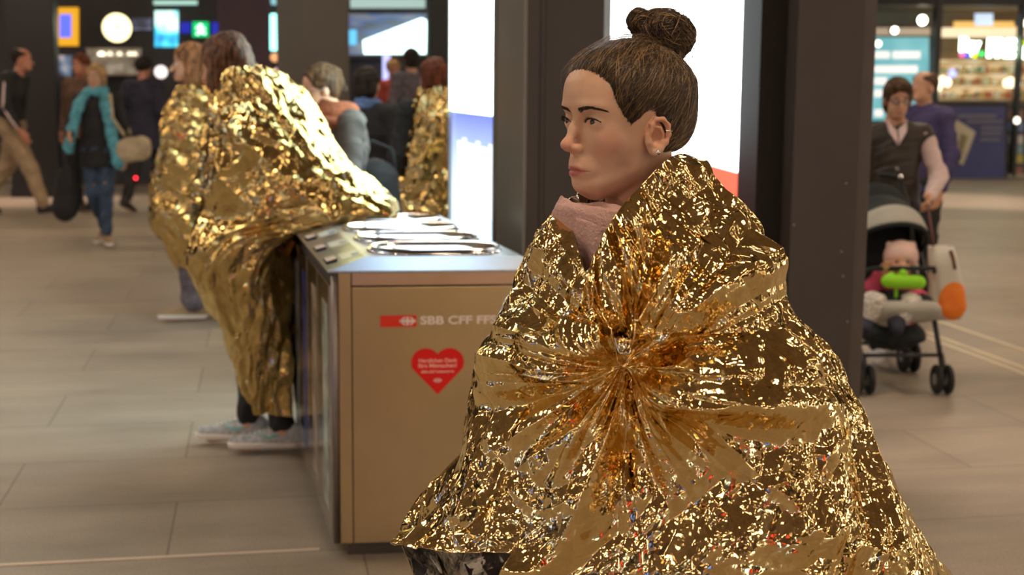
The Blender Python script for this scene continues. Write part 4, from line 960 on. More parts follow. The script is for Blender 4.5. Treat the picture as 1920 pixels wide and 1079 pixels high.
bg_.rotation_euler = r_.rotation_euler; mesh_np('bag_body', wrinkle(v, .006, 30, 3), q, SK['cream'], bg_); st.build('strap', SK['cream'], bg_, True)
bg_ = empty('shopping_bag', r_.location, 0, 'black bag hanging from the hand of the turquoise scarf woman', 'bag'); bg_.rotation_euler = r_.rotation_euler
F = Field((0, -.3, .1), (.6, .5, 1.0), .012); F.cone((.31, .06, .66), (.33, .06, .36), .085, .13, .03, flat=.55); v, q = F.net(); mesh_np('bag_body', wrinkle(v, .006, 25, 4), q, SK['black'], bg_)
b = MB(); b.tube([(.29, .0, .70), (.27, .02, .82), (.26, .05, .86), (.29, .1, .82), (.31, .12, .70)], .008, 6); b.build('handle', SK['black'], bg_, True)
# 3 man in brown coat behind her
d = 16.5
person('person in brown coat half hidden behind the turquoise scarf woman', stand(158, d), (-.5, -1), topz(168, 102, d), dict(hed=(-.05, .03, 1.585)), hair='short', hairm='hair_red', skin='skin_red', coat='brown', coat_hem=.8, trousers='black', shoes='shoeb', h=.011)
# 4 man in dark suit
d = 16.5
person('person in dark navy coat walking away, right of the turquoise scarf woman', stand(276, d), (.25, 1), topz(283, 108, d), dict(elL=(-.26, -.06, 1.13), wrL=(-.16, .02, 1.02), knR=(.1, .14, .5), anR=(.1, .2, .09), toR=(.1, .36, .04), knL=(-.09, -.08, .5), anL=(-.09, -.3, .14), toL=(-.09, -.17, .04)),
    hair='short', hairm='hair_dark', skin='skin_red', coat='navy', coat_hem=.70, trousers='black', shoes='shoeb', h=.011, wide=1.1)
# small red light carried at his side
b = MB(); b.lathe(P(255, 334, 16.2), (0, -1, 0), [(.012, 0), (.02, .01), (.012, .02)], 12); tag(b.build('bicycle_light', emit('red_tail', (1, .02, .03), 5), None, True), 'tiny round red light low beside the navy coat', 'light')
# 5 fair haired girl wrapped in foil
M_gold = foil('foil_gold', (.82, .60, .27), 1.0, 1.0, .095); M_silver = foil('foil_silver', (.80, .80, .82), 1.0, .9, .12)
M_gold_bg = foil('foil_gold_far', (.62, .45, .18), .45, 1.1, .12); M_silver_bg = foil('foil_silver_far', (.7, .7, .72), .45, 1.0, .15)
def pring(x0, y0, x1, y1, dep, fr_, bk, ex=2.1): return oval_ring(P(x0, y0, dep), P(x1, y1, dep), fr_, bk, ex)
def far_cape(name_label, rings, root, seed, k=1.0, nu=420, nv=420, pleat=.012, extra=None):
    def relief(B, n, s, t, th, vv):
        h = crumple(s, t, 1.25 * k, seed) + facets(s / .30, t / .55, 5 + seed) * .07 * k
        h += pleat * np.abs(((s * 7 + 1.3 * facets(s / .2, t / .5, seed)) % 1) * 2 - 1) * np.clip(vv / 1.5, 0, 1)
        h *= np.clip(vv * 2.2 + .25, 0, 1)
        if extra is not None: h = h + extra(B, n, s, t, th, vv)
        return h, None
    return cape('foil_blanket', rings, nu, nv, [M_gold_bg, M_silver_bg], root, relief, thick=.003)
def local_cape(rings_world, root):
    rz = -root.rotation_euler[2]; loc = np.array(root.location); M = np.array(Matrix.Rotation(rz, 3, 'Z'))
    return [(lambda f: (lambda t: (f(t) - loc) @ M.T))(f) for f in rings_world]
def worldspace(o, root):   # sheet built in world space, then hung on its person
    o.parent = root; o.matrix_parent_inverse = (Matrix.Translation(root.location) @ Matrix.Rotation(root.rotation_euler[2], 4, 'Z')).inverted(); return o
d = 8.9
r_, J, hp, S = person('person with long fair hair wrapped in a gold foil blanket, facing left', stand(366, d), (-1, -.25), topz(358, 84, d), dict(knR=(.10, .06, .50), anL=(-.12, .02, .085), toL=(-.13, .18, .035), anR=(.10, -.12, .085), toR=(.11, .04, .035), elL=(-.17, .0, 1.12), wrL=(-.10, .08, .92), elR=(.17, .0, 1.12), wrR=(.10, .08, .92), shL=(-.14, 0, 1.38), shR=(.14, 0, 1.38)),
    hair='long', hairm='hair_fair', coat='grey', coat_hem=.9, trousers='greytr', shoes='shoet', features=True, tr_r=1.35, hpitch=4, hyaw=8)
rings = [pring(338, 158, 412, 156, d, .17, .15), pring(320, 190, 428, 186, d, .24, .2), pring(308, 260, 440, 250, d, .25, .2), pring(290, 330, 448, 330, d, .22, .2), pring(279, 395, 450, 400, d, .24, .22), pring(300, 448, 452, 450, d, .24, .22), pring(345, 505, 455, 510, d, .20, .2), pring(372, 545, 450, 545, d, .14, .14)]
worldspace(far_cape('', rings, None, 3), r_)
b = MB(); 
# 6 bent figure in foil behind the bin
d = 5.75
r_, J, hp, S = person('person in gold foil blanket and grey sneakers leaning towards the recycling bin', stand(500, 5.70), (-1, -.10), topz(450, 66, d) * 1.0, dict(
    hed=(0, .16, 1.575), nek=(0, .09, 1.44), che=(0, .05, 1.26), hiL=(-.06, 0, .91), hiR=(.06, 0, .91), anL=(-.12, -.06, .085), toL=(-.13, .10, .035), knL=(-.06, .0, .5), anR=(.02, .09, .085), toR=(.03, .25, .035), knR=(.04, .06, .5),
    shL=(-.095, .04, 1.37), elL=(-.08, -.08, 1.12), wrL=(-.02, -.24, 1.07), shR=(.095, .05, 1.37), elR=(.10, -.06, 1.12), wrR=(.05, -.2, 1.07)), hair='long', hairm='hair_grey', coat='grey', coat_hem=.9, trousers='legg', shoes='sneak', hyaw=-30, hpitch=14, h=.007, tr_r=.95, wide=.78)
rings = [pring(425, 128, 492, 122, 5.66, 0.150, .10), pring(408, 160, 540, 150, 5.66, 0.210, .15), pring(392, 215, 602, 222, 5.66, 0.270, .2), pring(378, 290, 660, 300, 5.66, 0.300, .22), pring(366, 345, 712, 355, 5.66, 0.310, .24), pring(362, 395, 745, 402, 5.66, 0.300, .24),
    pring(362, 440, 600, 425, 5.66, 0.320, .24), pring(368, 500, 552, 480, 5.66, 0.310, .23), pring(415, 585, 552, 580, 5.66, 0.270, .22), pring(438, 680, 553, 680, 5.66, 0.240, .2), pring(450, 725, 552, 728, 5.66, .20, .18), pring(470, 750, 550, 768, 5.66, .17, .14)]
def ex6(B, n, s, t, th, vv):
    X = B[..., 0] - rings[0](np.array([0.]))[0][0]; zz = B[..., 2]
    # long straps of film pulled from the shoulder down to the resting arm
    q = (X * .72 + zz * .9) ; w = np.clip((th < 20) & (th > -170), 0, 1)
    return w * .085 * facets(q * 5.5 + 3, (X * .9 - zz * .72) * 1.1, 44) * np.clip((vv - .7) / 1.5, 0, 1) * np.clip((6.5 - vv) / 1.5, 0, 1)
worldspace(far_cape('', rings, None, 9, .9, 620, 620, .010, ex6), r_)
# 7 woman with glasses
d = 7.0
r_, J, hp, S = person('person with glasses, loose bun and rust brown scarf, looking down', stand(640, d), (-.9, -.42), topz(600, 118, d) * 1.005, dict(hed=(0, .11, 1.555), nek=(0, .02, 1.43), che=(0, -.02, 1.26), elL=(-.22, .02, 1.12), wrL=(-.16, .22, 1.05), elR=(.22, .02, 1.12), wrR=(.16, .22, 1.05)), hpitch=13, hair='bun', hairm='hair_mid', coat='dgrey', coat_hem=.9, trousers='black', shoes='shoeb', features=True, h=.007)
SK['hair_blond'].node_tree.nodes
add_glasses(r_, hp); scarf_ring(r_, J, S, 'rust', .105, .05, .01, 4, .0); scarf_ring(r_, J, S, 'rust', .13, .035, .0, 8, -.05)
bg_ = empty('handbag', (stand(700, 7.3)[0], 7.3, 0), 0, 'large black bag hanging behind the woman with glasses', 'bag')
F = Field((-.3, -.25, .6), (.3, .25, 1.35), .012); F.cone((0, 0, 1.0), (0, 0, .80), .14, .15, .04, flat=.7); v, q = F.net(); mesh_np('bag_body', wrinkle(v, .006, 25, 4), q, SK['black'], bg_)
b = MB(); b.tube([(-.12, 0, 1.05), (-.10, 0, 1.18), (0, 0, 1.22), (.10, 0, 1.18), (.12, 0, 1.05)], .010, 6); b.build('handle', SK['black'], bg_, True)
# 8 dark figure seen from behind
d = 9.2
r_, J, hp, S = person('person in dark jacket with blue collar seen from behind, right of the woman with glasses', stand(690, d), (.3, 1), topz(688, 128, d), hair='bob', hairm='hair_dark', coat='black', coat_hem=.85, trousers='black', shoes='shoeb', h=.010)
scarf_ring(r_, J, S, 'bluecol', .075, .035, name='collar')
# 9 figure in gold foil on the right, cut by the light box
d = 8.3
r_, J, hp, S = person('person with reddish hair in a gold foil blanket beside the left light box', stand(815, d), (-.2, 1), topz(815, 112, d), hair='bob', hairm='hair_red', coat='black', coat_hem=.9, trousers='black', shoes='shoeb', h=.010)
rings = [pring(795, 163, 845, 160, d, .10, .1), pring(775, 185, 880, 185, d, .15, .14), pring(760, 225, 895, 220, d, .2, .18), pring(745, 290, 902, 290, d, .22, .2), pring(734, 350, 905, 350, d, .23, .22), pring(729, 400, 905, 400, d, .24, .22), pring(740, 480, 900, 480, d, .22, .2), pring(755, 560, 885, 560, d, .2, .18)]
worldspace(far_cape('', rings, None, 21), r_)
# 10 distant pair in front of the bright panel
d = 18.5
person('person with a red scarf far away under the bright white panel', stand(738, d), (.5, -1), topz(742, 112, d), hair='short', hairm='hair_blond', skin='skin_red', coat='red', coat_hem=.8, trousers='black', h=.013)
person('person in grey coat far away, right of the red scarf one', stand(772, d - .4), (-.5, 1), topz(768, 92, d - .4), hair='bob', hairm='hair_dark', coat='greytr', coat_hem=.8, trousers='black', h=.013)
# 11 woman pushing the stroller
d = 7.75
r_, J, hp, S = person('person with glasses in brown quilted vest and pale shirt, pushing the stroller', stand(1668, d), (-.05, -1), topz(1668, 147, d), dict(
    hed=(0, .07, 1.575), nek=(0, .02, 1.44), shL=(-.18, .0, 1.36), elL=(-.27, .05, 1.12), wrL=(-.17, .26, 1.02), shR=(.18, .0, 1.36), elR=(.27, .05, 1.12), wrR=(.17, .26, 1.02), anL=(-.10, -.25, .10), toL=(-.11, -.10, .035), knL=(-.10, -.02, .5), anR=(.08, .22, .09), toR=(.08, .38, .04), knR=(.08, .18, .5)),
    hpitch=8, hair='short_full', hairm='hair_brown', coat='vest', coat_hem=.86, sleeves='pink', trousers='black', shoes='white', features=True, h=.007, hands={'L': (.3, .8, -.5), 'R': (-.3, .8, -.5)})
add_glasses(r_, hp)
b = MB()
for s in (-1, 1): b.add([J['nek'] + (s * .004, .085, -.045), J['nek'] + (s * .055, .060, .015), J['nek'] + (s * .045, .105, -.05), J['nek'] + (s * .004, .132, -.115)], [[0, 1, 2, 3]])
cl = b.build('shirt_collar', SK['pink'], r_); md = cl.modifiers.new('s', 'SOLIDIFY'); md.thickness = .012
for zz in (1.22, 1.08, .96):
    b = MB(); b.lathe((0, .131 if zz > 1.1 else .125, zz), (0, 1, .1), [(.010, 0), (.010, .004), (.006, .007)], 12); b.build('button', M_alu, r_, True)
# 12 man behind her
d = 9.6
r_, J, hp, S = person('person in violet blue jacket looking left, behind the stroller pusher', stand(1722, d), (-.8, -.6), topz(1715, 134, d), hair='thin', hairm='hair_brown', coat='dnavy', coat_hem=.85, trousers='black', shoes='shoeb', h=.010, hpitch=-6)
# ================================================================== stroller
M_tube = plain('stroller_tube', (.05, .05, .055), .35, metal=.6); M_tyre = plain('tyre', (.02, .02, .02), .8); M_canopy = plain('canopy_black', (.016, .022, .022), .8, noise=.2); M_rimc = plain('canopy_grey', (.40, .39, .34), .85, noise=.1, bump=.3, bscale=40)
M_seat = plain('seat_black', (.012, .018, .020), .8, noise=.2)
dW = 6.9; sp = stand(1676, 7.05)
pr = empty('stroller', (sp[0], sp[1], 0), R(4), 'black stroller with grey canopy edge holding a small child', 'stroller')   # local -y faces the camera
b = MB()
for s in (-1, 1):
    b.tube([(s * .20, -.24, .14), (s * .215, -.02, .42), (s * .20, .25, .80), (s * .19, .48, 1.04)], .013, 10)
    b.tube([(s * .22, .30, .14), (s * .215, .10, .45), (s * .21, -.06, .62)], .012, 10)
b.tube([(-.20, -.20, .19), (.20, -.20, .19)], .010, 8); b.tube([(-.22, .30, .16), (.22, .30, .16)], .011, 8)
b.build('frame', M_tube, pr, True)
for s in (-1, 1):
    b = MB(); b.tube([(s * .19, .48, 1.04), (s * .15, .52, 1.05), (s * .09, .53, 1.05)], .017, 10); b.build('handle_grip', M_tyre, pr, True)
    b = MB(); b.lathe((s * .185, .455, 1.045), (0, -1, .2), [(.008, 0), (.014, .006), (.010, .016)], 14); b.build('button', plain('chrome_button%d' % s, (.9, .9, .9), .15, metal=1), pr, True)
def wheel(x, y, r, w):
    b = MB(); b.lathe((x - w / 2, y, r), (1, 0, 0), [(r - .018, 0), (r - .004, .001), (r, w * .3), (r, w * .7), (r - .004, w - .001), (r - .018, w)], 28); o = b.build('wheel', M_tyre, pr, True)
    b = MB(); b.lathe((x - w / 2 - .001, y, r), (1, 0, 0), [(.03, 0), (.03, w + .002)], 14)
    for k in range(5): a = k * 2 * math.pi / 5; b.box((x, y + math.cos(a) * r * .45, r + math.sin(a) * r * .45), (w * .3, 0, 0), (0, math.cos(a) * r * .42, math.sin(a) * r * .42), (0, -math.sin(a) * .007, math.cos(a) * .007))
    b.build('hub', plain('hub_grey', (.25, .25, .25), .4), o)
for s in (-1, 1):
    for dx in (-.028, .028): wheel(s * .20 + dx, -.25, .075, .022)
    for dx in (-.03, .03): wheel(s * .235 + dx - .01 * s, .30, .085, .024)
    b = MB(); b.tube([(s * .20, -.22, .20), (s * .20, -.25, .15), (s * .20, -.25, .075)], .014, 8); b.build('fork', M_tube, pr, True)
# seat shell
F = Field((-.3, -.35, .2), (.3, .4, 1.1), .010); F.cone((0, -.12, .46), (0, .10, .44), .17, .17, .03, flat=.35, fdir=(0, 0, 1)); F.cone((0, .14, .48), (0, .24, .86), .17, .17, .04, flat=.28, fdir=(0, 1, -.2)); v, q = F.net(); mesh_np('seat', v, q, M_seat, pr)
F = Field((-.3, -.45, .2), (.3, .1, .6), .010); F.cone((-.09, -.25, .42), (.09, -.25, .42), .085, .085, .03, flat=.6, fdir=(0, .5, 1)); F.cone((-.12, -.1, .445), (.12, -.1, .445), .06, .06, .03); v, q = F.net(); mesh_np('seat_edge', v, q, M_rimc, pr)
F = Field((-.3, -.35, .1), (.3, .4, .45), .010); F.cone((0, -.08, .28), (0, .16, .28), .16, .16, .03, flat=.5, fdir=(0, 0, 1)); v, q = F.net(); mesh_np('basket', wrinkle(v, .006, 30, 2), q, M_seat, pr)
# canopy: half dome of ribs, black fabric with a grey front band
n_, m_ = 28, 14; vs = []
for j in range(m_ + 1):
    ph = R(18 + 95 * j / m_)      # from the front edge over to the back
    for i in range(n_ + 1):
        t = math.pi * i / n_; rx, rz_ = .215, .30
        y_ = .20 - math.cos(ph) * .34 * math.sin(t) ** .8; z_ = .66 + (rz_ * math.sin(t) ** .85) * (.45 + .55 * math.sin(ph)); vs.append((rx * math.cos(t), y_, z_))
qs = [[j * (n_ + 1) + i, j * (n_ + 1) + i + 1, (j + 1) * (n_ + 1) + i + 1, (j + 1) * (n_ + 1) + i] for j in range(m_) for i in range(n_)]
# front band split off as its own part
nb = 5 * n_
cb_ = mesh_np('canopy', vs, qs[nb:], M_canopy, pr); md = cb_.modifiers.new('s', 'SOLIDIFY'); md.thickness = .008
cb_ = mesh_np('canopy_band', vs, qs[:nb], M_rimc, pr); md = cb_.modifiers.new('s', 'SOLIDIFY'); md.thickness = .010
b = MB(); b.tube([np.array(vs[i]) - (0, .004, 0) for i in range(n_ + 1)], .012, 8); b.build('canopy_rim', M_seat, pr, True)
# play bar
b = MB(); b.tube([(-.19, -.10, .60), (-.15, -.20, .63), (.15, -.20, .63), (.19, -.10, .60)], .012, 8); b.build('safety_bar', M_seat, pr, True)
# toy on the bar
ty = empty('toy', pr.location, pr.rotation_euler[2], 'bright green play roll fixed in front of the child', 'toy'); M_green = plain('toy_green', (.28, .72, .01), .5)
def at_px(px, py, dep): 
    p = P(px, py, dep); q = Matrix.Rotation(-pr.rotation_euler[2], 3, 'Z') @ (Vector(p) - pr.location); return np.array(q)
F = Field((-.3, -.5, .4), (.35, .1, .85), .006); a_, c_ = at_px(1665, 527, 6.80), at_px(1723, 530, 6.80); F.cone(a_, c_, .034, .034, .02); F.ell(at_px(1693, 512, 6.80), (.022, .02, .018), .01); F.ell(at_px(1672, 514, 6.8), (.014, .014, .012), .008); v, q = F.net(); mesh_np('play_roll', v, q, M_green, ty)
b = MB(); b.tube([at_px(1680, 540, 6.8), at_px(1680, 572, 6.80)], .009, 8); b.build('strap', M_green, ty, True)
# child
ch = empty('child', pr.location, pr.rotation_euler[2], 'small child in pink beanie and pink jacket sitting in the stroller', 'person')
hd = at_px(1686, 490, 6.95)
F = Field(hd - (.35, .3, .55), hd + (.3, .3, .18), .006); F.ell(hd, (.072, .080, .085), .01); F.ell(hd + (-.012, -.05, -.035), (.045, .035, .035), .02); F.ell(hd + (-.012, -.086, -.012), (.010, .010, .010), .012); F.ell(hd + (-.04, -.075, .005), (.012, .008, .007), .008, 'sub'); F.ell(hd + (.018, -.08, .005), (.012, .008, .007), .008, 'sub')
F.cone(hd + (0, .01, -.06), hd + (-.01, .03, -.14), .035, .04, .02); F.cone(hd + (-.01, .03, -.14), hd + (-.01, .02, -.30), .075, .09, .03)
hl, hr = at_px(1657, 505, 6.86), at_px(1709, 556, 6.84)
el_, er_ = at_px(1640, 535, 6.93), at_px(1722, 560, 6.92)
kl, kr = at_px(1637, 570, 6.78), at_px(1706, 572, 6.80); fl, f2 = at_px(1622, 607, 6.76), at_px(1680, 608, 6.74)
for sh, e_, w in ((hd + (-.08, .03, -.13), el_, hl), (hd + (.06, .03, -.13), er_, hr)):
    F.chain([sh, e_, w], [.035, .028, .022], .02); dd = w - e_; dd /= np.linalg.norm(dd); F.ell(w + dd * .02, (.022, .022, .022), .01)
    for k in range(4): o_ = np.array([(k - 1.5) * .011, 0, 0]); F.cone(w + dd * .03 + o_, w + dd * .052 + o_ + (0, -.006, 0), .0065, .006, .004)
    F.cone(w + dd * .01, w + dd * .03 + (.024, -.01, .008), .007, .006, .006)
for kk, ff in ((kl, fl), (kr, f2)): F.chain([hd + (-.01, .0, -.30), kk, ff], [.055, .045, .03], .02)
v, q = F.net(); mesh_np('body', v, q, SK['skin'], ch)
F = Field(hd - .2, hd + .2, .006); F.ell(hd + (.012, .012, .022), (.086, .092, .085), .01); F.ell(hd + (-.02, -.09, -.05), (.075, .07, .075), .015, 'sub'); F.ell(hd + (.072, .03, .078), (.022, .022, .022), .012); F.ell(hd + (-.05, .02, .082), (.015, .018, .018), .012); v, q = F.net(); mesh_np('beanie', v, q, plain('beanie_pink', (.72, .50, .44), .85, bump=.3, bscale=80), ch)
F = Field(hd - (.35, .3, .5), hd + (.3, .3, .1), .007); F.cone(hd + (-.01, .03, -.13), hd + (-.01, .02, -.29), .09, .105, .03)
for sh, e_, w in ((hd + (-.08, .03, -.12), el_, hl), (hd + (.06, .03, -.13), er_, hr)): F.chain([sh, e_, w + (e_ - w) * .25], [.048, .042, .034], .02)
v, q = F.net(); mesh_np('jacket', wrinkle(v, .004, 40, 3), q, plain('jacket_pink', (.75, .09, .19), .7, noise=.2), ch)
M_pat = plain('patterned_trousers', (.55, .52, .47), .8, noise=.55, scale=70)
F = Field(hd - (.35, .4, .6), hd + (.3, .2, -.1), .007)
for kk, ff in ((kl, fl), (kr, f2)): F.chain([hd + (-.01, .0, -.30), kk, kk + (ff - kk) * .6], [.07, .056, .046], .03)
v, q = F.net(); mesh_np('trousers', wrinkle(v, .003, 50, 3), q, M_pat, ch)
for kk, ff in ((kl, fl), (kr, f2)):
    F = Field(ff - .12, ff + .12, .006); F.cone(ff + (kk - ff) * .35, ff, .040, .038, .02); F.cone(ff, ff + (-.01, -.05, -.02), .036, .030, .02); v, q = F.net(); mesh_np('boot', v, q, SK['navy'], ch)
for s in (-1, 1):
    b = MB(); b.lathe(hd + (s * .028 - .012, -.078, .006), (0, -1, 0), [(.007, 0), (.006, .004), (.002, .006)], 10); b.build('eye', SK['eyed'], ch, True)
# carrier bag on the handle
bc = empty('carrier_bag', (0, 0, 0), 0, 'white carrier bag with a big orange circle hanging from the stroller', 'bag')
D2 = 7.0; T = lambda px, py, dd=0.: P(px, py, D2 + dd)
prof = [((1742, 462), (1786, 462)), ((1741, 500), (1795, 498)), ((1741, 540), (1806, 540)), ((1742, 575), (1811, 578)), ((1745, 598), (1800, 596))]
vs = []
for (l, r_x) in prof:
    Lp, Rp = T(*l), T(*r_x); 
    for t in np.linspace(0, 2 * math.pi, 29)[:-1]:
        c_ = (Lp + Rp) / 2; a_ = (Rp - Lp) / 2; vs.append(c_ + a_ * (np.sign(math.cos(t)) * abs(math.cos(t)) ** .6) + np.array([0, .055, 0]) * (np.sign(math.sin(t)) * abs(math.sin(t)) ** .8))
fs = [[k * 28 + j, k * 28 + (j + 1) % 28, (k + 1) * 28 + (j + 1) % 28, (k + 1) * 28 + j] for k in range(4) for j in range(28)] + [list(range(112, 140))]
m, N, L, B = nmat('bag_print'); tc = node(N, 'ShaderNodeTexCoord'); cc = T(1782, 562)
mp = node(N, 'ShaderNodeVectorMath', operation='SUBTRACT'); mp.inputs[1].default_value = tuple(cc); L.new(tc.outputs['Object'], mp.inputs[0])
m2 = node(N, 'ShaderNodeVectorMath', operation='MULTIPLY'); m2.inputs[1].default_value = (1, 0, .8); L.new(mp.outputs[0], m2.inputs[0])
ln = node(N, 'ShaderNodeVectorMath', operation='LENGTH'); L.new(m2.outputs[0], ln.inputs[0]); lt = node(N, 'ShaderNodeMath', operation='LESS_THAN'); lt.inputs[1].default_value = .078; L.new(ln.outputs['Value'], lt.inputs[0])
nz = node(N, 'ShaderNodeTexNoise', Scale=18.0); L.new(tc.outputs['Object'], nz.inputs['Vector']); oc = node(N, 'ShaderNodeMix', data_type='RGBA'); oc.inputs[6].default_value = (.85, .12, .01, 1); oc.inputs[7].default_value = (.95, .33, .02, 1); L.new(nz.outputs['Fac'], oc.inputs['Factor'])
mx = node(N, 'ShaderNodeMix', data_type='RGBA'); mx.inputs[6].default_value = (.62, .60, .52, 1); L.new(oc.outputs[2], mx.inputs[7]); L.new(lt.outputs[0], mx.inputs['Factor']); L.new(mx.outputs[2], B.inputs['Base Color']); B.inputs['Roughness'].default_value = .4
o = mesh_np('bag_body', vs, fs, m, bc); md = o.modifiers.new('s', 'SOLIDIFY'); md.thickness = .003
b = MB(); b.tube([T(1750, 462, -.05), T(1748, 440, -.03), T(1742, 400, .3), T(1736, 372, .5)], .006, 6); b.tube([T(1782, 470, -.055), T(1786, 485, -.05), T(1790, 505, -.05)], .012, 6); b.build('handle', plain('bag_handle', (.13, .03, .02), .6), bc, True)
# ================================================================== THE WOMAN IN THE GOLD FOIL BLANKET
DH = 2.08
HC = P(1166, 228, DH)                       # middle of the head at eye height
FA = R(57); FW = np.array([-math.sin(FA), -math.cos(FA), 0]); HZ = float(HC[2])
hero = empty('person', (HC[0] + .01, HC[1] + .006, 0), math.atan2(-FW[0], FW[1]), 'person with high brown bun and pink scarf wrapped in gold foil, nearest the camera', 'person')
HO = np.array(HC) * [1, 1, 0] - np.array(hero.location) * [1, 1, 0]
RM = np.array(Matrix.Rotation(hero.rotation_euler[2], 3, 'Z')); HL = RM.T @ HO + Z * HZ     # head origin in her own frame
def toW(p): return np.asarray(p) @ RM.T + np.array(hero.location)
def toL(p): return (np.asarray(p) - np.array(hero.location)) @ RM
# ---- head as a continuous implicit surface (x to her right, y forward, z up; origin between the ears at eye height)
zt = np.array([-.1135, -.1045, -.0965, -.0885, -.0795, -.07, -.055, -.04, -.02, 0, .02, .04, .058, .075, .088, .100, .108])
yf = np.array([.040, .066, .0765, .0800, .0785, .0800, .0820, .0815, .0800, .0800, .0855, .0865, .0830, .0720, .057, .034, .0])
yb = np.array([-.00, -.00, -.008, -.018, -.032, -.048, -.060, -.070, -.082, -.092, -.099, -.103, -.102, -.095, -.083, -.060, -.02])
wt = np.array([.012, .023, .032, .0385, .0450, .0510, .0575, .0615, .0665, .0700, .0720, .0735, .0725, .066, .056, .040, .012])
def tab(z, a): return np.interp(z, zt, a)
def sm_tab(a):
    zz = np.linspace(-.14, .13, 271); v = np.interp(zz, zt, a)
    k = np.ones(9) / 9; v2 = np.convolve(np.pad(v, 4, mode='edge'), k, 'valid'); return zz, v2
_zz, _yf = sm_tab(yf); _, _yb = sm_tab(yb); _, _w = sm_tab(wt)
def head_base(X, Y, Zq, off=0.0):
    zc = np.clip(Zq, -.111, .105); f = np.interp(zc, _zz, _yf); bk = np.interp(zc, _zz, _yb); w = np.interp(zc, _zz, _w)
    cy = (f + bk) / 2 - .004; hf = f - cy; hb = cy - bk
    ny = np.where(Y > cy, (Y - cy) / hf, (Y - cy) / hb); nx = np.abs(X) / w
    ex = np.where(Y > cy, np.interp(zc, [-.12, -.09, -.05, 0, .06, .1], [1.95, 2.0, 2.08, 2.3, 2.15, 2.0]), 2.0)
    q = (nx ** ex + np.abs(ny) ** ex) ** (1 / ex)
    lat = (q - 1) * np.minimum(w, (hf + hb) / 2) * .95
    top = Zq - .108 + .55 * ((X / .075) ** 2 + (np.maximum(np.abs(Y + .01), 0) / .10) ** 2) * .105
    bot = -.1095 - Zq
    e2 = np.sqrt((X / .082) ** 2 + ((Y + .010) / .108) ** 2 + ((Zq - .012) / .098) ** 2); e2 = (e2 - 1) * .095
    return np.maximum(np.maximum(np.maximum(lat, bot * .8), (Zq - .1095)), np.where(Zq > .03, e2, -1)) - off
h_ = .00125
F = Field((-.094, -.115, -.185), (.094, .122, .128), h_)
X, Y, Zq = F.ax[0][:, None, None], F.ax[1][None, :, None], F.ax[2][None, None, :]
F.F = head_base(X, Y, Zq).astype(np.float32)
aX = np.abs(X)
def gs(x0, y0, z0, sx, sy, sz): return np.exp(-((aX - x0) / sx) ** 2 - ((Y - y0) / sy) ** 2 - ((Zq - z0) / sz) ** 2)
F.ell((0, -.012, .042), (.0735, .091, .0675), .03)                # cranium rounding
F.F -= (.0045 * gs(.046, .055, -.026, .022, .03, .020)).astype(np.float32)   # cheek bones
F.F -= (.0030 * gs(.030, .085, .023, .022, .02, .008)).astype(np.float32)    # brow ridge
F.F += (.0070 * gs(.026, .086, .001, .014, .02, .0105)).astype(np.float32)     # eye sockets
F.F += (.0050 * gs(.014, .086, .004, .008, .02, .010)).astype(np.float32)
F.F += (.0030 * gs(.046, .065, -.066, .020, .03, .022)).astype(np.float32)   # hollow below the cheeks
F.F += (.0030 * gs(.066, .05, .035, .012, .03, .02)).astype(np.float32)       # temples
# neck
F.chain([(0, -.030, -.055), (0, -.040, -.12), (0, -.050, -.22)], [.052, .050, .056], .016)
F.cone((.044, .0, -.066), (.012, .052, -.097), .013, .013, .018); F.cone((-.044, .0, -.066), (-.012, .052, -.097), .013, .013, .018)   # jaw line
F.ell((0, .065, -.0905), (.0160, .0155, .0125), .014)
# nose
F.chain([(0, .079, .010), (0, .0870, -.010), (0, .0965, -.0270)], [.0062, .0062, .0066], .009)
F.ell((0, .1010, -.0330), (.0082, .0086, .0078), .006); F.cone((0, .0965, -.0390), (0, .084, -.0445), .0040, .0045, .005)
for s in (-1, 1):
    F.ell((s * .0108, .0885, -.0375), (.0062, .0100, .0066), .0045); F.ell((s * .0064, .0945, -.0440), (.0032, .0058, .0034), .002, 'sub')
# muzzle and lips
F.ell((0, .0715, -.066), (.025, .0135, .018), .012)
F.chain([(-.022, .0725, -.0705), (-.012, .0815, -.0675), (-.003, .0852, -.0655), (.003, .0852, -.0655), (.012, .0815, -.0675), (.022, .0725, -.0705)], [.0018, .0036, .0043, .0043, .0036, .0018], .004)
F.chain([(-.020, .0725, -.0722), (-.010, .0812, -.0755), (0, .0835, -.0766), (.010, .0812, -.0755), (.020, .0725, -.0722)], [.0018, .0042, .0052, .0042, .0018], .004)
F.chain([(-.024, .0755, -.0714), (-.012, .0852, -.0712), (0, .0893, -.0708), (.012, .0852, -.0712), (.024, .0755, -.0714)], [.0009, .0011, .0011, .0011, .0009], .0018, op='sub')
F.ell((0, .0885, -.0555), (.0022, .004, .006), .003, 'sub')
# eyes: lids around the ball, then the opening
EX, EYY, EZ = .0310, .0655, .0000
for s in (-1, 1):
    F.ell((s * EX, EYY, EZ), (.0142, .0142, .0138), .0045)
    F.chain([(s * (EX - .0145), .0815, EZ + .0060), (s * EX, .0835, EZ + .0115), (s * (EX + .0150), .0740, EZ + .0060)], [.0008, .0010, .0008], .003, op='sub')   # lid crease
    F.chain([(s * (EX - .0140), .0830, EZ - .0018), (s * (EX - .006), .0830, EZ + .0008), (s * (EX + .006), .0820, EZ + .0010), (s * (EX + .0145), .0740, EZ + .0002)], [.0010, .0048, .0050, .0010], .0012, op='sub')
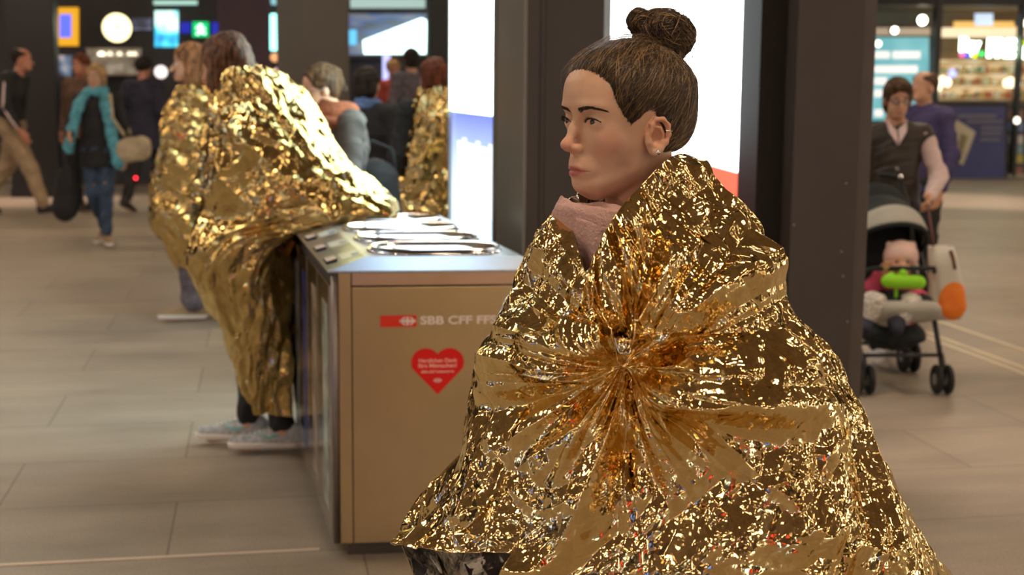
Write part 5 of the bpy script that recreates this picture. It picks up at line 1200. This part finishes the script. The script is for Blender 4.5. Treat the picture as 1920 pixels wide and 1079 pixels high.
# ears
for s in (-1, 1):
    T_ = lambda a, c, o=0.: np.array([s * (.0715 + o * .9 + max(0, -a) * .30), +.003 + a * .84, -.0195 + c * .88])     # a forward, c up, o outwards
    F.ell(T_(-.010, -.004, -.001), (.007, .017, .027), .006)
    hel = [(.004, .006), (.003, .019), (-.005, .0275), (-.016, .0275), (-.0245, .018), (-.0265, .004), (-.022, -.010), (-.013, -.021), (-.006, -.027)]
    F.chain([T_(a, c, .008) for a, c in hel], [.0030, .0032, .0034, .0036, .0036, .0034, .0032, .0040, .0055], .004)
    ant = [(-.003, .016), (-.012, .014), (-.017, .004), (-.014, -.008), (-.007, -.015)]
    F.chain([T_(a, c, .007) for a, c in ant], [.0022, .0025, .0028, .0028, .0024], .003)
    F.ell(T_(-.005, -.002, .010), (.0085, .0075, .0105), .004, 'sub'); F.ell(T_(-.0205, .010, .012), (.004, .0024, .012), .003, 'sub'); F.ell(T_(-.008, .0215, .013), (.0045, .008, .0024), .003, 'sub')
    F.cone(T_(.006, .000, .002), T_(.006, -.010, .003), .0040, .0040, .004)
HF = F.F.copy(); HLO = F.lo.copy()
def surf_y(x, z):              # how far forward the skin lies at (x, z)
    i, k = int(round((x - HLO[0]) / h_)), int(round((z - HLO[2]) / h_)); j = np.where(HF[i, :, k] < 0)[0]; return HLO[1] + h_ * j.max() if len(j) else .08
hv, hq = F.net(); hv = hv + HL
# body below (shoulders, arms, trunk, legs, hands) continues the same mesh
S = 1.0; top = HZ + .118
nk = HL + (0, -.045, -.19); sh = HL[2] - .235
JL = dict(shL=(-.125, -.055, sh - .01), elL=(-.125, -.03, sh - .27), wrL=(-.045, .06, sh - .17), shR=(.15, -.04, sh), elR=(.175, -.03, sh - .27), wrR=(.105, .06, sh - .25))
pel = np.array([0, -.03, .83]); che = np.array([0, -.05, 1.08]); J2 = {k: np.array(v) + (0, HL[1], 0) for k, v in JL.items()}
G2 = Field((-.36, -.28, -.02), (.36, .36, HL[2] - .13), .008)
G2.cone(HL + (0, -.044, -.15), nk, .0500, .058, .02); G2.chain([nk, che, pel], [.07, .115, .13], .05, flat=.72); G2.cone(J2['shL'], J2['shR'], .046, .046, .05)
G2.cone(nk + (0, 0, .02), J2['shL'], .04, .04, .05); G2.cone(nk + (0, 0, .02), J2['shR'], .04, .04, .05)
for s, sg in (('L', -1), ('R', 1)):
    G2.chain([J2['sh' + s], J2['el' + s], J2['wr' + s]], [.044, .034, .024], .02)
    G2.chain([(sg * .085, -.03, .80), (sg * .085, .0, .44), (sg * .085, -.05, .085), (sg * .095, .09, .035)], [.085, .055, .036, .03], .03)
v2, q2 = G2.net(); parts_v = [hv, v2]; parts_q = [hq, q2 + len(hv)]
tot = len(hv) + len(v2)
for s, sg in (('L', -1), ('R', 1)):
    w = J2['wr' + s]; d_ = w - J2['el' + s]; d_ /= np.linalg.norm(d_); sd = np.cross(d_, Z); sd /= np.linalg.norm(sd); up = np.cross(sd, d_); pn = -sd * sg * -1
    F2 = Field(w - .14, w + .14, .003); F2.cone(w - d_ * .02, w + d_ * .01, .024, .026, .01, flat=.75, fdir=sd); F2.cone(w + d_ * .02, w + d_ * .065, .030, .036, .012, flat=.45, fdir=sd)
    ins = sd * (1 if s == 'L' else -1)
    for k, ln in enumerate((.070, .078, .073, .058)):
        b0 = w + d_ * .085 + up * (.030 - .020 * k); b1 = b0 + d_ * ln * .40 + ins * .010; b2 = b1 + d_ * ln * .15 + ins * ln * .40; b3 = b2 - d_ * ln * .22 + ins * ln * .18
        F2.chain([b0 - d_ * .02, b1, b2, b3], [.0095, .0088, .0082, .0072], .004)
    F2.chain([w + d_ * .02 + up * .022, w + d_ * .05 + up * .045 + ins * .012, w + d_ * .075 + up * .040 + ins * .036], [.013, .0105, .0085], .006)
    v3, q3 = F2.net(); parts_v.append(v3); parts_q.append(q3 + tot); tot += len(v3)
def skin_mat():
    m, N, L, B = nmat('skin_near')
    B.inputs['Roughness'].default_value = .46; B.inputs['Subsurface Weight'].default_value = .12; B.inputs['Subsurface Radius'].default_value = (.8, .3, .15); B.inputs['Subsurface Scale'].default_value = .008
    tc = node(N, 'ShaderNodeTexCoord'); geo = tc.outputs['Object']
    base = node(N, 'ShaderNodeTexNoise', Scale=38.0, Detail=5.0); L.new(geo, base.inputs['Vector'])
    cr = node(N, 'ShaderNodeValToRGB'); cr.color_ramp.elements[0].position = .3; cr.color_ramp.elements[0].color = (.65, .385, .25, 1); cr.color_ramp.elements[1].position = .75; cr.color_ramp.elements[1].color = (.76, .48, .33, 1)
    L.new(base.outputs['Fac'], cr.inputs['Fac']); prev = cr.outputs['Color']
    def spot(c, rad, col, k, sc=(1, 1, 1)):
        nonlocal prev
        sb = node(N, 'ShaderNodeVectorMath', operation='SUBTRACT'); sb.inputs[1].default_value = tuple(HL + c); L.new(geo, sb.inputs[0])
        ml = node(N, 'ShaderNodeVectorMath', operation='MULTIPLY'); ml.inputs[1].default_value = sc; L.new(sb.outputs[0], ml.inputs[0])
        ln = node(N, 'ShaderNodeVectorMath', operation='LENGTH'); L.new(ml.outputs[0], ln.inputs[0])
        mr = node(N, 'ShaderNodeMapRange', interpolation_type='SMOOTHSTEP'); mr.inputs['From Min'].default_value = rad; mr.inputs['From Max'].default_value = rad * .45; mr.inputs['To Min'].default_value = 0; mr.inputs['To Max'].default_value = k
        L.new(ln.outputs['Value'], mr.inputs['Value'])
        mx = node(N, 'ShaderNodeMix', data_type='RGBA'); L.new(mr.outputs['Result'], mx.inputs['Factor']); L.new(prev, mx.inputs[6]); mx.inputs[7].default_value = (*col, 1); prev = mx.outputs[2]
    for s in (-1, 1):
        spot((s * .046, .06, -.032), .030, (.66, .27, .19), .40)
        spot((s * .078, -.008, -.012), .03, (.62, .24, .14), .45)
    spot((0, .105, -.038), .022, (.66, .25, .18), .45)
    spot((0, .084, -.0712), .0225, (.46, .115, .105), .95, (.88, .5, 1.9))
    for c in ((-.045, .058, -.072), (-.058, .04, -.05), (-.03, .080, -.055)): spot(c, .0022, (.25, .10, .06), .6)
    L.new(prev, B.inputs['Base Color'])
    n2 = node(N, 'ShaderNodeTexNoise', Scale=900.0, Detail=2.0); L.new(geo, n2.inputs['Vector']); bp = node(N, 'ShaderNodeBump', Strength=.10, Distance=.0008); L.new(n2.outputs['Fac'], bp.inputs['Height']); L.new(bp.outputs['Normal'], B.inputs['Normal'])
    return m
mesh_np('body', np.concatenate(parts_v), np.concatenate(parts_q), skin_mat(), hero)
# eyes
def eye_mat():
    m, N, L, B = nmat('eye_near'); B.inputs['Roughness'].default_value = .06; B.inputs['Coat Weight'].default_value = .6
    tc = node(N, 'ShaderNodeTexCoord'); sx = node(N, 'ShaderNodeSeparateXYZ'); L.new(tc.outputs['Object'], sx.inputs[0])
    cb = node(N, 'ShaderNodeCombineXYZ'); L.new(sx.outputs[0], cb.inputs[0]); L.new(sx.outputs[2], cb.inputs[2]); ln = node(N, 'ShaderNodeVectorMath', operation='LENGTH'); L.new(cb.outputs[0], ln.inputs[0])
    cr = node(N, 'ShaderNodeValToRGB'); e = cr.color_ramp.elements; cr.color_ramp.interpolation = 'LINEAR'
    while len(e) < 6: e.new(.5)
    for i, (p_, c_) in enumerate(((0, (.004, .003, .003)), (.22, (.005, .004, .003)), (.25, (.045, .018, .008)), (.50, (.025, .010, .005)), (.56, (.50, .42, .38)), (1, (.62, .50, .45)))): e[i].position = p_; e[i].color = (*c_, 1)
    dv = node(N, 'ShaderNodeMath', operation='MULTIPLY'); dv.inputs[1].default_value = 1 / .0121; L.new(ln.outputs['Value'], dv.inputs[0]); L.new(dv.outputs[0], cr.inputs['Fac']); L.new(cr.outputs['Color'], B.inputs['Base Color'])
    return m
M_eye = eye_mat(); M_lash = plain('lash', (.012, .008, .006), .6)
for s in (-1, 1):
    n1, n2 = 40, 40; vs = []
    for i in range(n1 + 1):
        a = math.pi * i / n1
        for j in range(n2): t = 2 * math.pi * j / n2; vs.append((.0121 * math.sin(a) * math.cos(t), .0121 * math.cos(a) + (.0008 * max(0, math.cos(a) - .9) / .1), .0121 * math.sin(a) * math.sin(t)))
    q = np.array([[i * n2 + j, i * n2 + (j + 1) % n2, (i + 1) * n2 + (j + 1) % n2, (i + 1) * n2 + j] for i in range(n1) for j in range(n2)])[:, ::-1].copy()
    e_ = mesh_np('eye', vs, q, M_eye, hero); e_.location = tuple(HL + (s * EX, EYY + .0012, EZ)); e_.rotation_euler = (R(-3), 0, R(-2))
    b = MB()                       # lashes: short tapered hairs along the upper lid
    rs = np.random.RandomState(3)
    for i in range(34):
        t = i / 33; x = EX - .0125 + .027 * t; yy = .0805 - .0085 * max(0, t - .45) ** 1.3 * 2.2; zz = EZ - .0005 + .0058 * math.sin(math.pi * min(1, t * 1.02)) ** .8
        p0 = HL + (s * x, yy, zz); d_ = np.array([s * (t - .4) * .7, .8, .35]); d_ /= np.linalg.norm(d_); ln = .0060 * (.6 + .5 * t)
        b.tube([p0, p0 + d_ * ln * .6 + Z * -.0003, p0 + d_ * ln + Z * .0012], [.00042, .0003, .00012], 4)
    b.tube([HL + (s * x, y_, z_) for x, y_, z_ in ((EX - .0135, .0800, EZ - .0015), (EX - .007, .0812, EZ + .0038), (EX + .001, .0812, EZ + .0050), (EX + .009, .0780, EZ + .0040), (EX + .0150, .0722, EZ + .0006))], [.0004, .0008, .0009, .0009, .0006], 6)
    b.build('eyelashes', M_lash, hero, True)
    b = MB()                       # brow of fine hairs
    for i in range(330):
        t = rs.rand(); x = .0110 + .037 * t; base_y = .0895 - .0012 * ((x - .012) / .01) ** 1.0 - 7.5 * max(0, x - .030) ** 2 * 2.0
        zz = .0155 + .0060 * math.sin(min(1, t * 1.25) * math.pi / 2) - .004 * max(0, t - .65) / .35 + rs.uniform(-1, 1) * .0030 * (1 - .6 * t)
        dx_, dz_ = s * (.6 + .4 * t) * .006, (.55 - .9 * t) * .006
        b.tube([HL + (s * x + dx_ * f, surf_y(s * x + dx_ * f, zz + dz_ * f) + .0007, zz + dz_ * f) for f in (0, .5, 1)], [.0004, .00038, .00015], 3)
    b.build('eyebrow', plain('brow_near', (.030, .016, .009), .7), hero, True)

# ---- hair
zy = np.array([-.13, -.09, -.06, -.035, -.022, -.012, .000, .015, .034, .046, .056, .064, .072, .080, .1]); zh = np.array([-.052, -.052, -.050, -.046, -.040, -.020, .008, .006, -.006, .006, .026, .044, .056, .064, .070])
def hair_field(X, Y, Zq):
    edge = np.clip((Zq - np.interp(Y, zy, zh)) / .03, -1, 1)
    off = .0004 + .0096 * np.clip(edge, 0, 1) ** .8 + .004 * np.clip((-Y) / .08, 0, 1)
    # full, puffed coil low at the back of the head
    d = np.minimum(head_base(X, Y, Zq), np.sqrt((X / .0735) ** 2 + ((Y + .012) / .091) ** 2 + ((Zq - .042) / .0675) ** 2) * .078 - .078) - off
    d2 = np.sqrt((X / .055) ** 2 + ((Y + .085) / .034) ** 2 + ((Zq - .005) / .052) ** 2) - 1; d2 = d2 * .034
    k = .012; h = np.clip(.5 + .5 * (d2 - d) / k, 0, 1); dd = d2 * (1 - h) + d * h - k * h * (1 - h)
    return np.maximum(dd, (np.interp(Y, zy, zh) - Zq) * .7), dd
F = Field((-.10, -.14, -.065), (.10, .11, .14), .002)
X, Y, Zq = F.ax[0][:, None, None], F.ax[1][None, :, None], F.ax[2][None, None, :]
F.F = hair_field(X, Y, Zq)[0].astype(np.float32)
v, q = F.net()
def hair_mat(name, c, r=.38):
    m = plain(name, c, r, noise=.35, scale=70); return m
HM = [hair_mat('hair_near_dark', (.030, .015, .008)), hair_mat('hair_near', (.080, .046, .022)), hair_mat('hair_near_light', (.27, .165, .072), .32)]
hairo = mesh_np('hair', v + HL, q, HM[0], hero)
cen = np.array([0, -.012, .03]); BP = np.array([0, -.058, .105])
def radius(dirs):           # where a ray from the centre leaves the hair volume
    lo_, hi_ = np.full(len(dirs), .03), np.full(len(dirs), .16)
    for _ in range(22):
        m_ = (lo_ + hi_) / 2; p = cen + dirs * m_[:, None]; f = hair_field(p[:, 0], p[:, 1], p[:, 2])[1]; lo_ = np.where(f < 0, m_, lo_); hi_ = np.where(f < 0, hi_, m_)
    return lo_
rs = np.random.RandomState(12)
def strands(starts, n=16, lift=.0012, r0=.00055, jit=.02, end=BP, spread=.02):
    N_ = len(starts); d0 = starts - cen; d0 /= np.linalg.norm(d0, axis=1, keepdims=True)
    e = end - cen + rs.normal(size=(N_, 3)) * spread; d1 = e / np.linalg.norm(e, axis=1, keepdims=True)
    om = np.arccos(np.clip((d0 * d1).sum(1), -1, 1))[:, None]; out = []
    ph = rs.rand(N_, 1) * 6; sw = rs.normal(size=(N_, 3)) * jit; lf = lift * rs.rand(N_)
    for i in range(n):
        t = i / (n - 1); d = (np.sin((1 - t) * om) * d0 + np.sin(t * om) * d1) / np.sin(om)
        sag = math.sin(math.pi * t); d = d + sw * sag + np.array([0, 0, -.10]) * sag * (1 - t); d /= np.linalg.norm(d, axis=1, keepdims=True)
        out.append(cen + d * (radius(d) + lf + .0012 * np.sin(ph[:, 0] + t * 7) * rs.rand() * sag)[:, None])
    return np.stack(out, 1)
def strand_mesh(name, paths, r, mats, parent, mi):
    N_, n, _ = paths.shape; t = np.gradient(paths, axis=1); t /= np.linalg.norm(t, axis=2, keepdims=True) + 1e-9
    a = np.cross(t, [.3, .2, .93]); a /= np.linalg.norm(a, axis=2, keepdims=True) + 1e-9; c = np.cross(t, a)
    prof = np.sin(np.linspace(.25, math.pi - .15, n)) ** .5; rr = r[:, None] * prof[None]
    v = np.stack([paths + rr[..., None] * (a * math.cos(k * 2.0944) + c * math.sin(k * 2.0944)) for k in range(3)], 2).reshape(-1, 3)
    base = (np.arange(N_)[:, None] * n + np.arange(n - 1)[None]) * 3
    q = np.concatenate([np.stack([base + k, base + (k + 1) % 3, base + 3 + (k + 1) % 3, base + 3 + k], -1).reshape(-1, 4) for k in range(3)])
    return mesh_np(name, v, q, mats, parent, True, np.tile(np.repeat(mi, n - 1), 3))
# roots: over the whole cap, more along the hairline
st = []
while len(st) < 3600:
    y = rs.uniform(-.11, .085); z0 = np.interp(y, zy, zh); z = z0 + abs(rs.normal()) * .022 if rs.rand() < .55 else rs.uniform(z0, .10)
    sgn = -1 if rs.rand() < .78 else 1
    d = np.array([sgn * rs.uniform(.02, 1) * .075, y, z]) - cen; 
    if y > .05: d = np.array([rs.uniform(-1, 1) * .075 * (1 - .3 * rs.rand()), y, z]) - cen
    st.append(cen + d)
st = np.array(st); d = st - cen; d /= np.linalg.norm(d, axis=1, keepdims=True); pr_ = cen + d * radius(d)[:, None]
ok = pr_[:, 2] > np.interp(pr_[:, 1], zy, zh) - .001; pr_ = pr_[ok]
pp = strands(pr_, 16); mi = rs.choice([0, 1, 2], len(pp), p=[.36, .38, .26])
strand_mesh('hair_strands', pp + HL, .0004 + .0005 * rs.rand(len(pp)), HM, hairo, mi)
# short fine hairs in front of the hairline so that it fades into the skin
sh_ = pr_[(pr_[:, 2] < np.interp(pr_[:, 1], zy, zh) + .014)][:900].copy(); sh_[:, 2] -= rs.uniform(.001, .009, len(sh_)); sh_[:, 1] += rs.uniform(0, .004, len(sh_)) * (sh_[:, 1] > .02)
ds = strands(sh_, 16, .0004, jit=.03)[:, :8]; keep_ = ~((np.abs(sh_[:, 0]) > .06) & (sh_[:, 1] > -.03) & (sh_[:, 1] < .022)); ds = ds[keep_]
strand_mesh('fine_hair', ds + HL, np.full(len(ds), .00024), HM, hairo, rs.choice([0, 1], len(ds)))
# nape hair sweeping up and loose fine hairs at the forehead
fl = pr_[(pr_[:, 1] > .03)][:70]; pf = strands(fl, 14, .011, jit=.10); strand_mesh('loose_hair', pf + HL, np.full(len(pf), .00022), HM, hairo, np.full(len(pf), 2))
# bun
BC = toL(P(1236, 62, DH + .045)) - HL
bunax = np.array([.15, -.90, -.25]); bunax /= np.linalg.norm(bunax)
Fb = Field(BC - .09, BC + .09, .003)
sx_ = toL(P(1296, 62, DH + .045)) - toL(P(1176, 62, DH + .045)); sx_ /= np.linalg.norm(sx_)      # long axis of the bun
dep_ = np.cross(sx_, Z); dep_ /= np.linalg.norm(dep_)
def bp_(a, c, o=0.): return BC + sx_ * a + Z * c + dep_ * o
Fb.ell(bp_(.006, .002), (.036, .036, .031), .01); Fb.ell(bp_(.030, -.004), (.021, .024, .029), .012); Fb.ell(bp_(-.030, .018, .003), (.017, .018, .017), .012); Fb.ell(bp_(-.024, -.014), (.017, .018, .017), .012); Fb.ell(bp_(.012, -.032), (.026, .024, .020), .015)
Fb.cone(bp_(-.006, -.035), bp_(-.012, -.058), .026, .034, .015)
v, q = Fb.net(); v = wrinkle(v, .0016, 160, 4); bun = mesh_np('bun', v + HL, q, HM[0], hero)
lobes = [(bp_(.004, .001), .038, .032, 1500), (bp_(.030, -.004), .024, .030, 700), (bp_(-.030, .017, .003), .0185, .019, 420), (bp_(-.023, -.013), .0185, .018, 300), (bp_(.010, -.030), .027, .022, 500)]
bpaths = []
for c, r1, r2, cnt in lobes:
    main = rs.normal(size=3) * .3 + dep_ * .7 + sx_ * .35; main /= np.linalg.norm(main)
    for _ in range(cnt):
        ax = main + rs.normal(size=3) * .42; ax /= np.linalg.norm(ax); a = np.cross(ax, rs.normal(size=3)); a /= np.linalg.norm(a); b2 = np.cross(ax, a)
        off = rs.uniform(-.8, .8); t = np.linspace(0, rs.uniform(1.0, 2.8), 14); k = math.sqrt(1 - off * off) * (1 + rs.uniform(-.04, .05) + (.16 * rs.rand() if rs.rand() < .12 else 0))
        p = (np.cos(t)[:, None] * a + np.sin(t)[:, None] * b2) * k + ax * off
        p = c + p * (1 + .03 * np.sin(t * 3 + off * 9))[:, None] * np.array([1, 1, 1]) * r1; p[:, 2] = c[2] + (p[:, 2] - c[2]) * r2 / r1
        bpaths.append(p)
for _ in range(90):          # escaping loops
    s0 = rs.choice([-1, 1]); c = bp_(-.046 if s0 < 0 else .044, rs.uniform(-.02, .02) if s0 < 0 else rs.uniform(-.045, .0)); t = np.linspace(0, rs.uniform(2, 4.5), 14); r1 = rs.uniform(.006, .013); ph = rs.uniform(0, 6)
    bpaths.append(c + np.cos(t + ph)[:, None] * sx_ * r1 + np.sin(t + ph)[:, None] * Z * r1 * 1.3 + dep_ * rs.uniform(-.01, .01))
bpaths = np.array(bpaths); rr = .0004 + .0006 * rs.rand(len(bpaths)); rr[-90:] = .00022
strand_mesh('bun_strands', bpaths + HL, rr, HM, bun, rs.choice([0, 1, 2], len(bpaths), p=[.40, .36, .24]))
# hair tie
b = MB(); c = bp_(-.008, -.046) + HL; b.tube([c + sx_ * .029 * math.cos(t) + dep_ * .029 * math.sin(t) for t in np.linspace(0, 2 * math.pi, 25)[:-1]], .004, 8, closed=True); b.build('hair_tie', M_lash, hero, True)
# earrings
M_silv = plain('silver', (.85, .85, .85), .12, metal=1)
b = MB(); c = HL + (-.0825, .003 - .005, -.0195 - .023); b.lathe(c, (-1, .1, 0), [(.0012, -.006), (.0012, 0), (.0036, .0005), (.0040, .002), (.003, .004), (.001, .005)], 16); b.build('earring', M_silv, hero, True)
b = MB(); c = HL + (-.0865, .003 - .0222, -.0195 + .009); b.tube([c + np.array([0, .0052 * math.cos(t), .0016 * math.sin(t)]) + np.array([.004 * math.sin(t), 0, 0]) for t in np.linspace(0, 2 * math.pi, 17)[:-1]], .0009, 6, closed=True); b.build('earring', M_silv, hero, True)

# ---- pink snood
M_scarf = plain('scarf_pink', (.66, .42, .37), .85, noise=.08, scale=30, bump=.55, bscale=170)
def scarf_loop(cx, cy, cz, rx, ry, th, hh, tx, ty, seed, name, k=.18):
    n, m = 150, 44; vs = []
    for i in range(n):
        t = 2 * math.pi * i / n
        for j in range(m):
            a = 2 * math.pi * j / m; w = 1 + k * math.sin(2 * a + 3 * t + seed) + .5 * k * math.sin(5 * a - 2 * t + seed * 2) + .25 * k * math.sin(9 * a + 5 * t) + .15 * k * math.sin(17 * t + a * 4)
            ox = th * math.cos(a) * w; vs.append(HL + (cx + (rx + ox) * math.cos(t), cy + (ry + ox) * math.sin(t), cz + hh * math.sin(a) * w + tx * math.cos(t) + ty * math.sin(t)))
    q = np.array([[i * m + j, ((i + 1) % n) * m + j, ((i + 1) % n) * m + (j + 1) % m, i * m + (j + 1) % m] for i in range(n) for j in range(m)])
    return mesh_np(name, vs, q, M_scarf, hero)
sc1 = scarf_loop(0, .002, -.152, .074, .094, .014, .026, 0, .010, 1, 'scarf', .16)
def sub(o): o.parent = sc1; return o
sub(scarf_loop(.002, -.004, -.190, .084, .090, .016, .026, .004, .006, 3, 'scarf_fold', .22))
sub(scarf_loop(0, -.014, -.150, .058, .066, .006, .018, 0, .010, 5, 'scarf_fold', .2))
# lower drape on the chest
n, m = 60, 60; vs = []
for i in range(n + 1):
    for j in range(m + 1):
        a = -1.55 + 1.45 * j / m; t = i / n; rad = .112 + .010 * math.sin(t * 2 + 1) + .007 * math.sin(9 * a + 2.2 * t) + .004 * math.sin(17 * a - 3 * t)
        vs.append(HL + (rad * math.sin(a) * .95, -.012 + rad * math.cos(a), -.150 - .20 * t + .015 * math.cos(a * 2)))
q = np.array([[i * (m + 1) + j, i * (m + 1) + j + 1, (i + 1) * (m + 1) + j + 1, (i + 1) * (m + 1) + j] for i in range(n) for j in range(m)])
o = sub(mesh_np('scarf_drape', vs, q, M_scarf, hero)); md = o.modifiers.new('s', 'SOLIDIFY'); md.thickness = .004
# simple clothes under the film
F = Field((-.36, -.28, .3), (.36, .36, HL[2] - .18), .010)
F.chain([nk - Z * .04, che, pel], [.085, .14, .155], .05, flat=.75); F.cone(J2['shL'], J2['shR'], .052, .052, .05)
for s in 'LR': F.chain([J2['sh' + s], J2['el' + s], J2['wr' + s]], [.052, .044, .034], .03)
F.cut_below(.70); v, q = F.net(); mesh_np('jumper', wrinkle(v, .004, 30, 3), q, SK['grey'], hero)
F = Field((-.3, -.3, .02), (.3, .3, .95), .010); F.ell(pel, (.16, .125, .12), .03)
for sg in (-1, 1): F.chain([(sg * .085, -.03, .80), (sg * .085, .0, .44), (sg * .085, -.05, .12)], [.10, .070, .052], .03)
v, q = F.net(); mesh_np('trousers', v, q, SK['grey'], hero)
for sg in (-1, 1): shoe(hero, np.array((sg * .085, -.05, .085)), np.array((sg * .095, .10, .035)), 1.0, 'shoeb')

# ---- the foil blanket
def W3(px, py, dd): return P(px, py, dd)
K0 = ring_curve([(0, W3(1280, 287, 2.15)), (-22, W3(1250, 300, 2.00)), (-45, W3(1212, 338, 1.955)), (-68, W3(1168, 385, 1.93)), (-90, W3(1138, 430, 1.91)), (-112, W3(1115, 478, 1.90)), (-135, W3(1101, 512, 1.91)),
    (-152, W3(1088, 485, 1.95)), (-166, W3(1073, 430, 2.01)), (-179, W3(1061, 388, 2.07)), (158, W3(1068, 372, 2.12)), (130, W3(1105, 350, 2.20)), (90, W3(1170, 330, 2.26)), (55, W3(1225, 310, 2.25)), (25, W3(1268, 290, 2.22))])
def hr(xl, yl, xr, yr, f_, bk, ex=2.3): return oval_ring(P(xl, yl, 2.10), P(xr, yr, 2.10), f_, bk, ex)
K1 = ring_curve([(0, W3(1335, 362, 2.10)), (-45, W3(1290, 440, 1.925)), (-90, W3(1172, 520, 1.87)), (-112, W3(1130, 562, 1.885)), (-135, W3(1083, 580, 1.90)), (-160, W3(1045, 500, 1.99)), (-180, W3(1033, 430, 2.08)), (135, W3(1080, 400, 2.22)), (90, W3(1180, 380, 2.27)), (45, W3(1290, 352, 2.22))])
K2 = ring_curve([(0, W3(1425, 432, 2.10)), (-45, W3(1375, 532, 1.885)), (-90, W3(1192, 612, 1.845)), (-135, W3(1035, 622, 1.90)), (-160, W3(993, 570, 1.99)), (-180, W3(983, 508, 2.10)), (135, W3(1030, 460, 2.25)), (90, W3(1200, 430, 2.30)), (45, W3(1380, 412, 2.25))])
hrings = [K0, K1, K2, hr(935, 590, 1478, 560, .275, .21), hr(902, 690, 1555, 690, .265, .22), hr(882, 800, 1612, 800, .26, .22),
          hr(806, 935, 1668, 915, .28, .24), hr(742, 1012, 1742, 1062, .30, .26), hr(768, 1100, 1800, 1190, .31, .27), hr(800, 1290, 1850, 1340, .32, .28)]
# lift the collar's right side so that the film stands up round the nape
KX, KY = 1160, 702
def hem(th, K):
    ve = np.full(len(th), 9.0)
    tgt = np.interp(th, [-180, -172, -150, -128], [1014, 1024, 1034, 1036])
    for j in np.where((th <= -127) | (th >= 178))[0]:
        vs_ = np.linspace(4, 9, 600); i = np.clip(np.floor(vs_).astype(int), 0, 8); u = (vs_ - i)[:, None]; p = K[i, j] * (1 - u) + K[np.minimum(i + 1, 9), j] * u
        y = project(p)[1]; ve[j] = vs_[np.argmax(y >= tgt[j])]
    return ve
def relief_h(B, n, s, t, th, vv):
    px, py = project(B); dx, dy = (px - KX) / 1260, (py - KY) / 1260; rho = np.sqrt(dx * dx + dy * dy) + 1e-5; phi = np.arctan2(dy, dx)
    front = np.clip((-np.sin(np.radians(th)) + .15) / .35, 0, 1)
    c1 = crumple(s, t, 1.0, 2)
    # radial creases: facets in (angle, log radius), long and thin
    lr = np.log(rho / .05 + .25)
    ra = facets(phi * 2.6 + 4, lr * .75, 71) * .060 + facets(phi * 5.5 + 9, lr * .9, 73) * .030 + facets(phi * 12, lr * 1.6, 79) * .003
    reach = .22 + .13 * np.clip(-dy / (rho + .01) * 1.2 + .2 * (dx > 0), 0, 1); wr_ = front * np.exp(-(rho / reach) ** 2) * np.clip(rho / .05, .25, 1)
    h = c1 * (1 - .20 * wr_) + ra * wr_ * 1.2
    h += front * (-.026 * np.exp(-(rho / .045) ** 2) - .018 * np.exp(-(rho / .11) ** 2))
    # forearm under the film to the left of the knot, and the dark fold beneath it
    a = np.clip(-(dx), 0, 1); h += front * np.where(dx < 0, 1, 0) * .050 * np.exp(-((dy + .035 + .02 * a) / .035) ** 2) * np.clip(a / .05, 0, 1) * np.exp(-(a / .17) ** 4)
    h -= front * np.where(dx < 0, 1, 0) * .030 * np.exp(-((dy - .045) / .028) ** 2) * np.clip(a / .05, 0, 1) * np.exp(-(a / .2) ** 4)
    # deep vertical furrow below the knot
    h -= front * .050 * np.exp(-((dx - .012 + .04 * dy) / .018) ** 2) * np.clip(dy / .03, 0, 1) * np.exp(-(np.abs(dy) / .16) ** 2)
    h += front * .030 * np.exp(-((dx + .040 + .10 * dy) / .030) ** 2) * np.clip(dy / .03, 0, 1) * np.exp(-(np.abs(dy) / .25) ** 2)
    # bulging folds to the right
    h += front * np.where(dx > 0, 1, 0) * .035 * np.exp(-((dy - .02 - .10 * dx) / .030) ** 2) * np.clip(dx / .06, 0, 1) * np.exp(-(dx / .30) ** 4)
    h += front * np.where(dx > 0, 1, 0) * .030 * np.exp(-((dy + .05 + .45 * dx) / .035) ** 2) * np.clip(dx / .06, 0, 1) * np.exp(-(dx / .32) ** 4)
    # long drapes in the skirt and ridges running down from the collar
    lowk = np.clip((vv - 4.5) / 2, 0, 1); h += lowk * (facets(s / .12, t / .5, 83) * .05)
    upk = np.clip(1 - vv / 3.2, 0, 1); h += upk * facets(s / .035, t / .22, 87) * .030
    # the right panel laps over the left along a line from the open neck down to the knot
    ax_, ay_, bx_, by_ = 1100., 505., 1156., 694.; tt = np.clip(((px - ax_) * (bx_ - ax_) + (py - ay_) * (by_ - ay_)) / ((bx_ - ax_) ** 2 + (by_ - ay_) ** 2), 0, 1)
    sd_ = ((px - ax_) * (by_ - ay_) - (py - ay_) * (bx_ - ax_)) / math.hypot(bx_ - ax_, by_ - ay_) / 1260; on = front * ((py > 470) & (py < 700))
    h += on * .018 * np.clip(sd_ / .004 + .5, 0, 1) * np.exp(-np.clip(sd_, 0, 1) / .035)
    edge = np.clip(vv / .5, 0, 1); h = h * (.12 + .88 * edge)
    return h, None
def near_foil():
    return M_gold, M_silver
bl = cape('foil_blanket', hrings, 1200, 1250, [M_gold, M_silver], None, relief_h, hem, .0008)
worldspace(bl, hero)
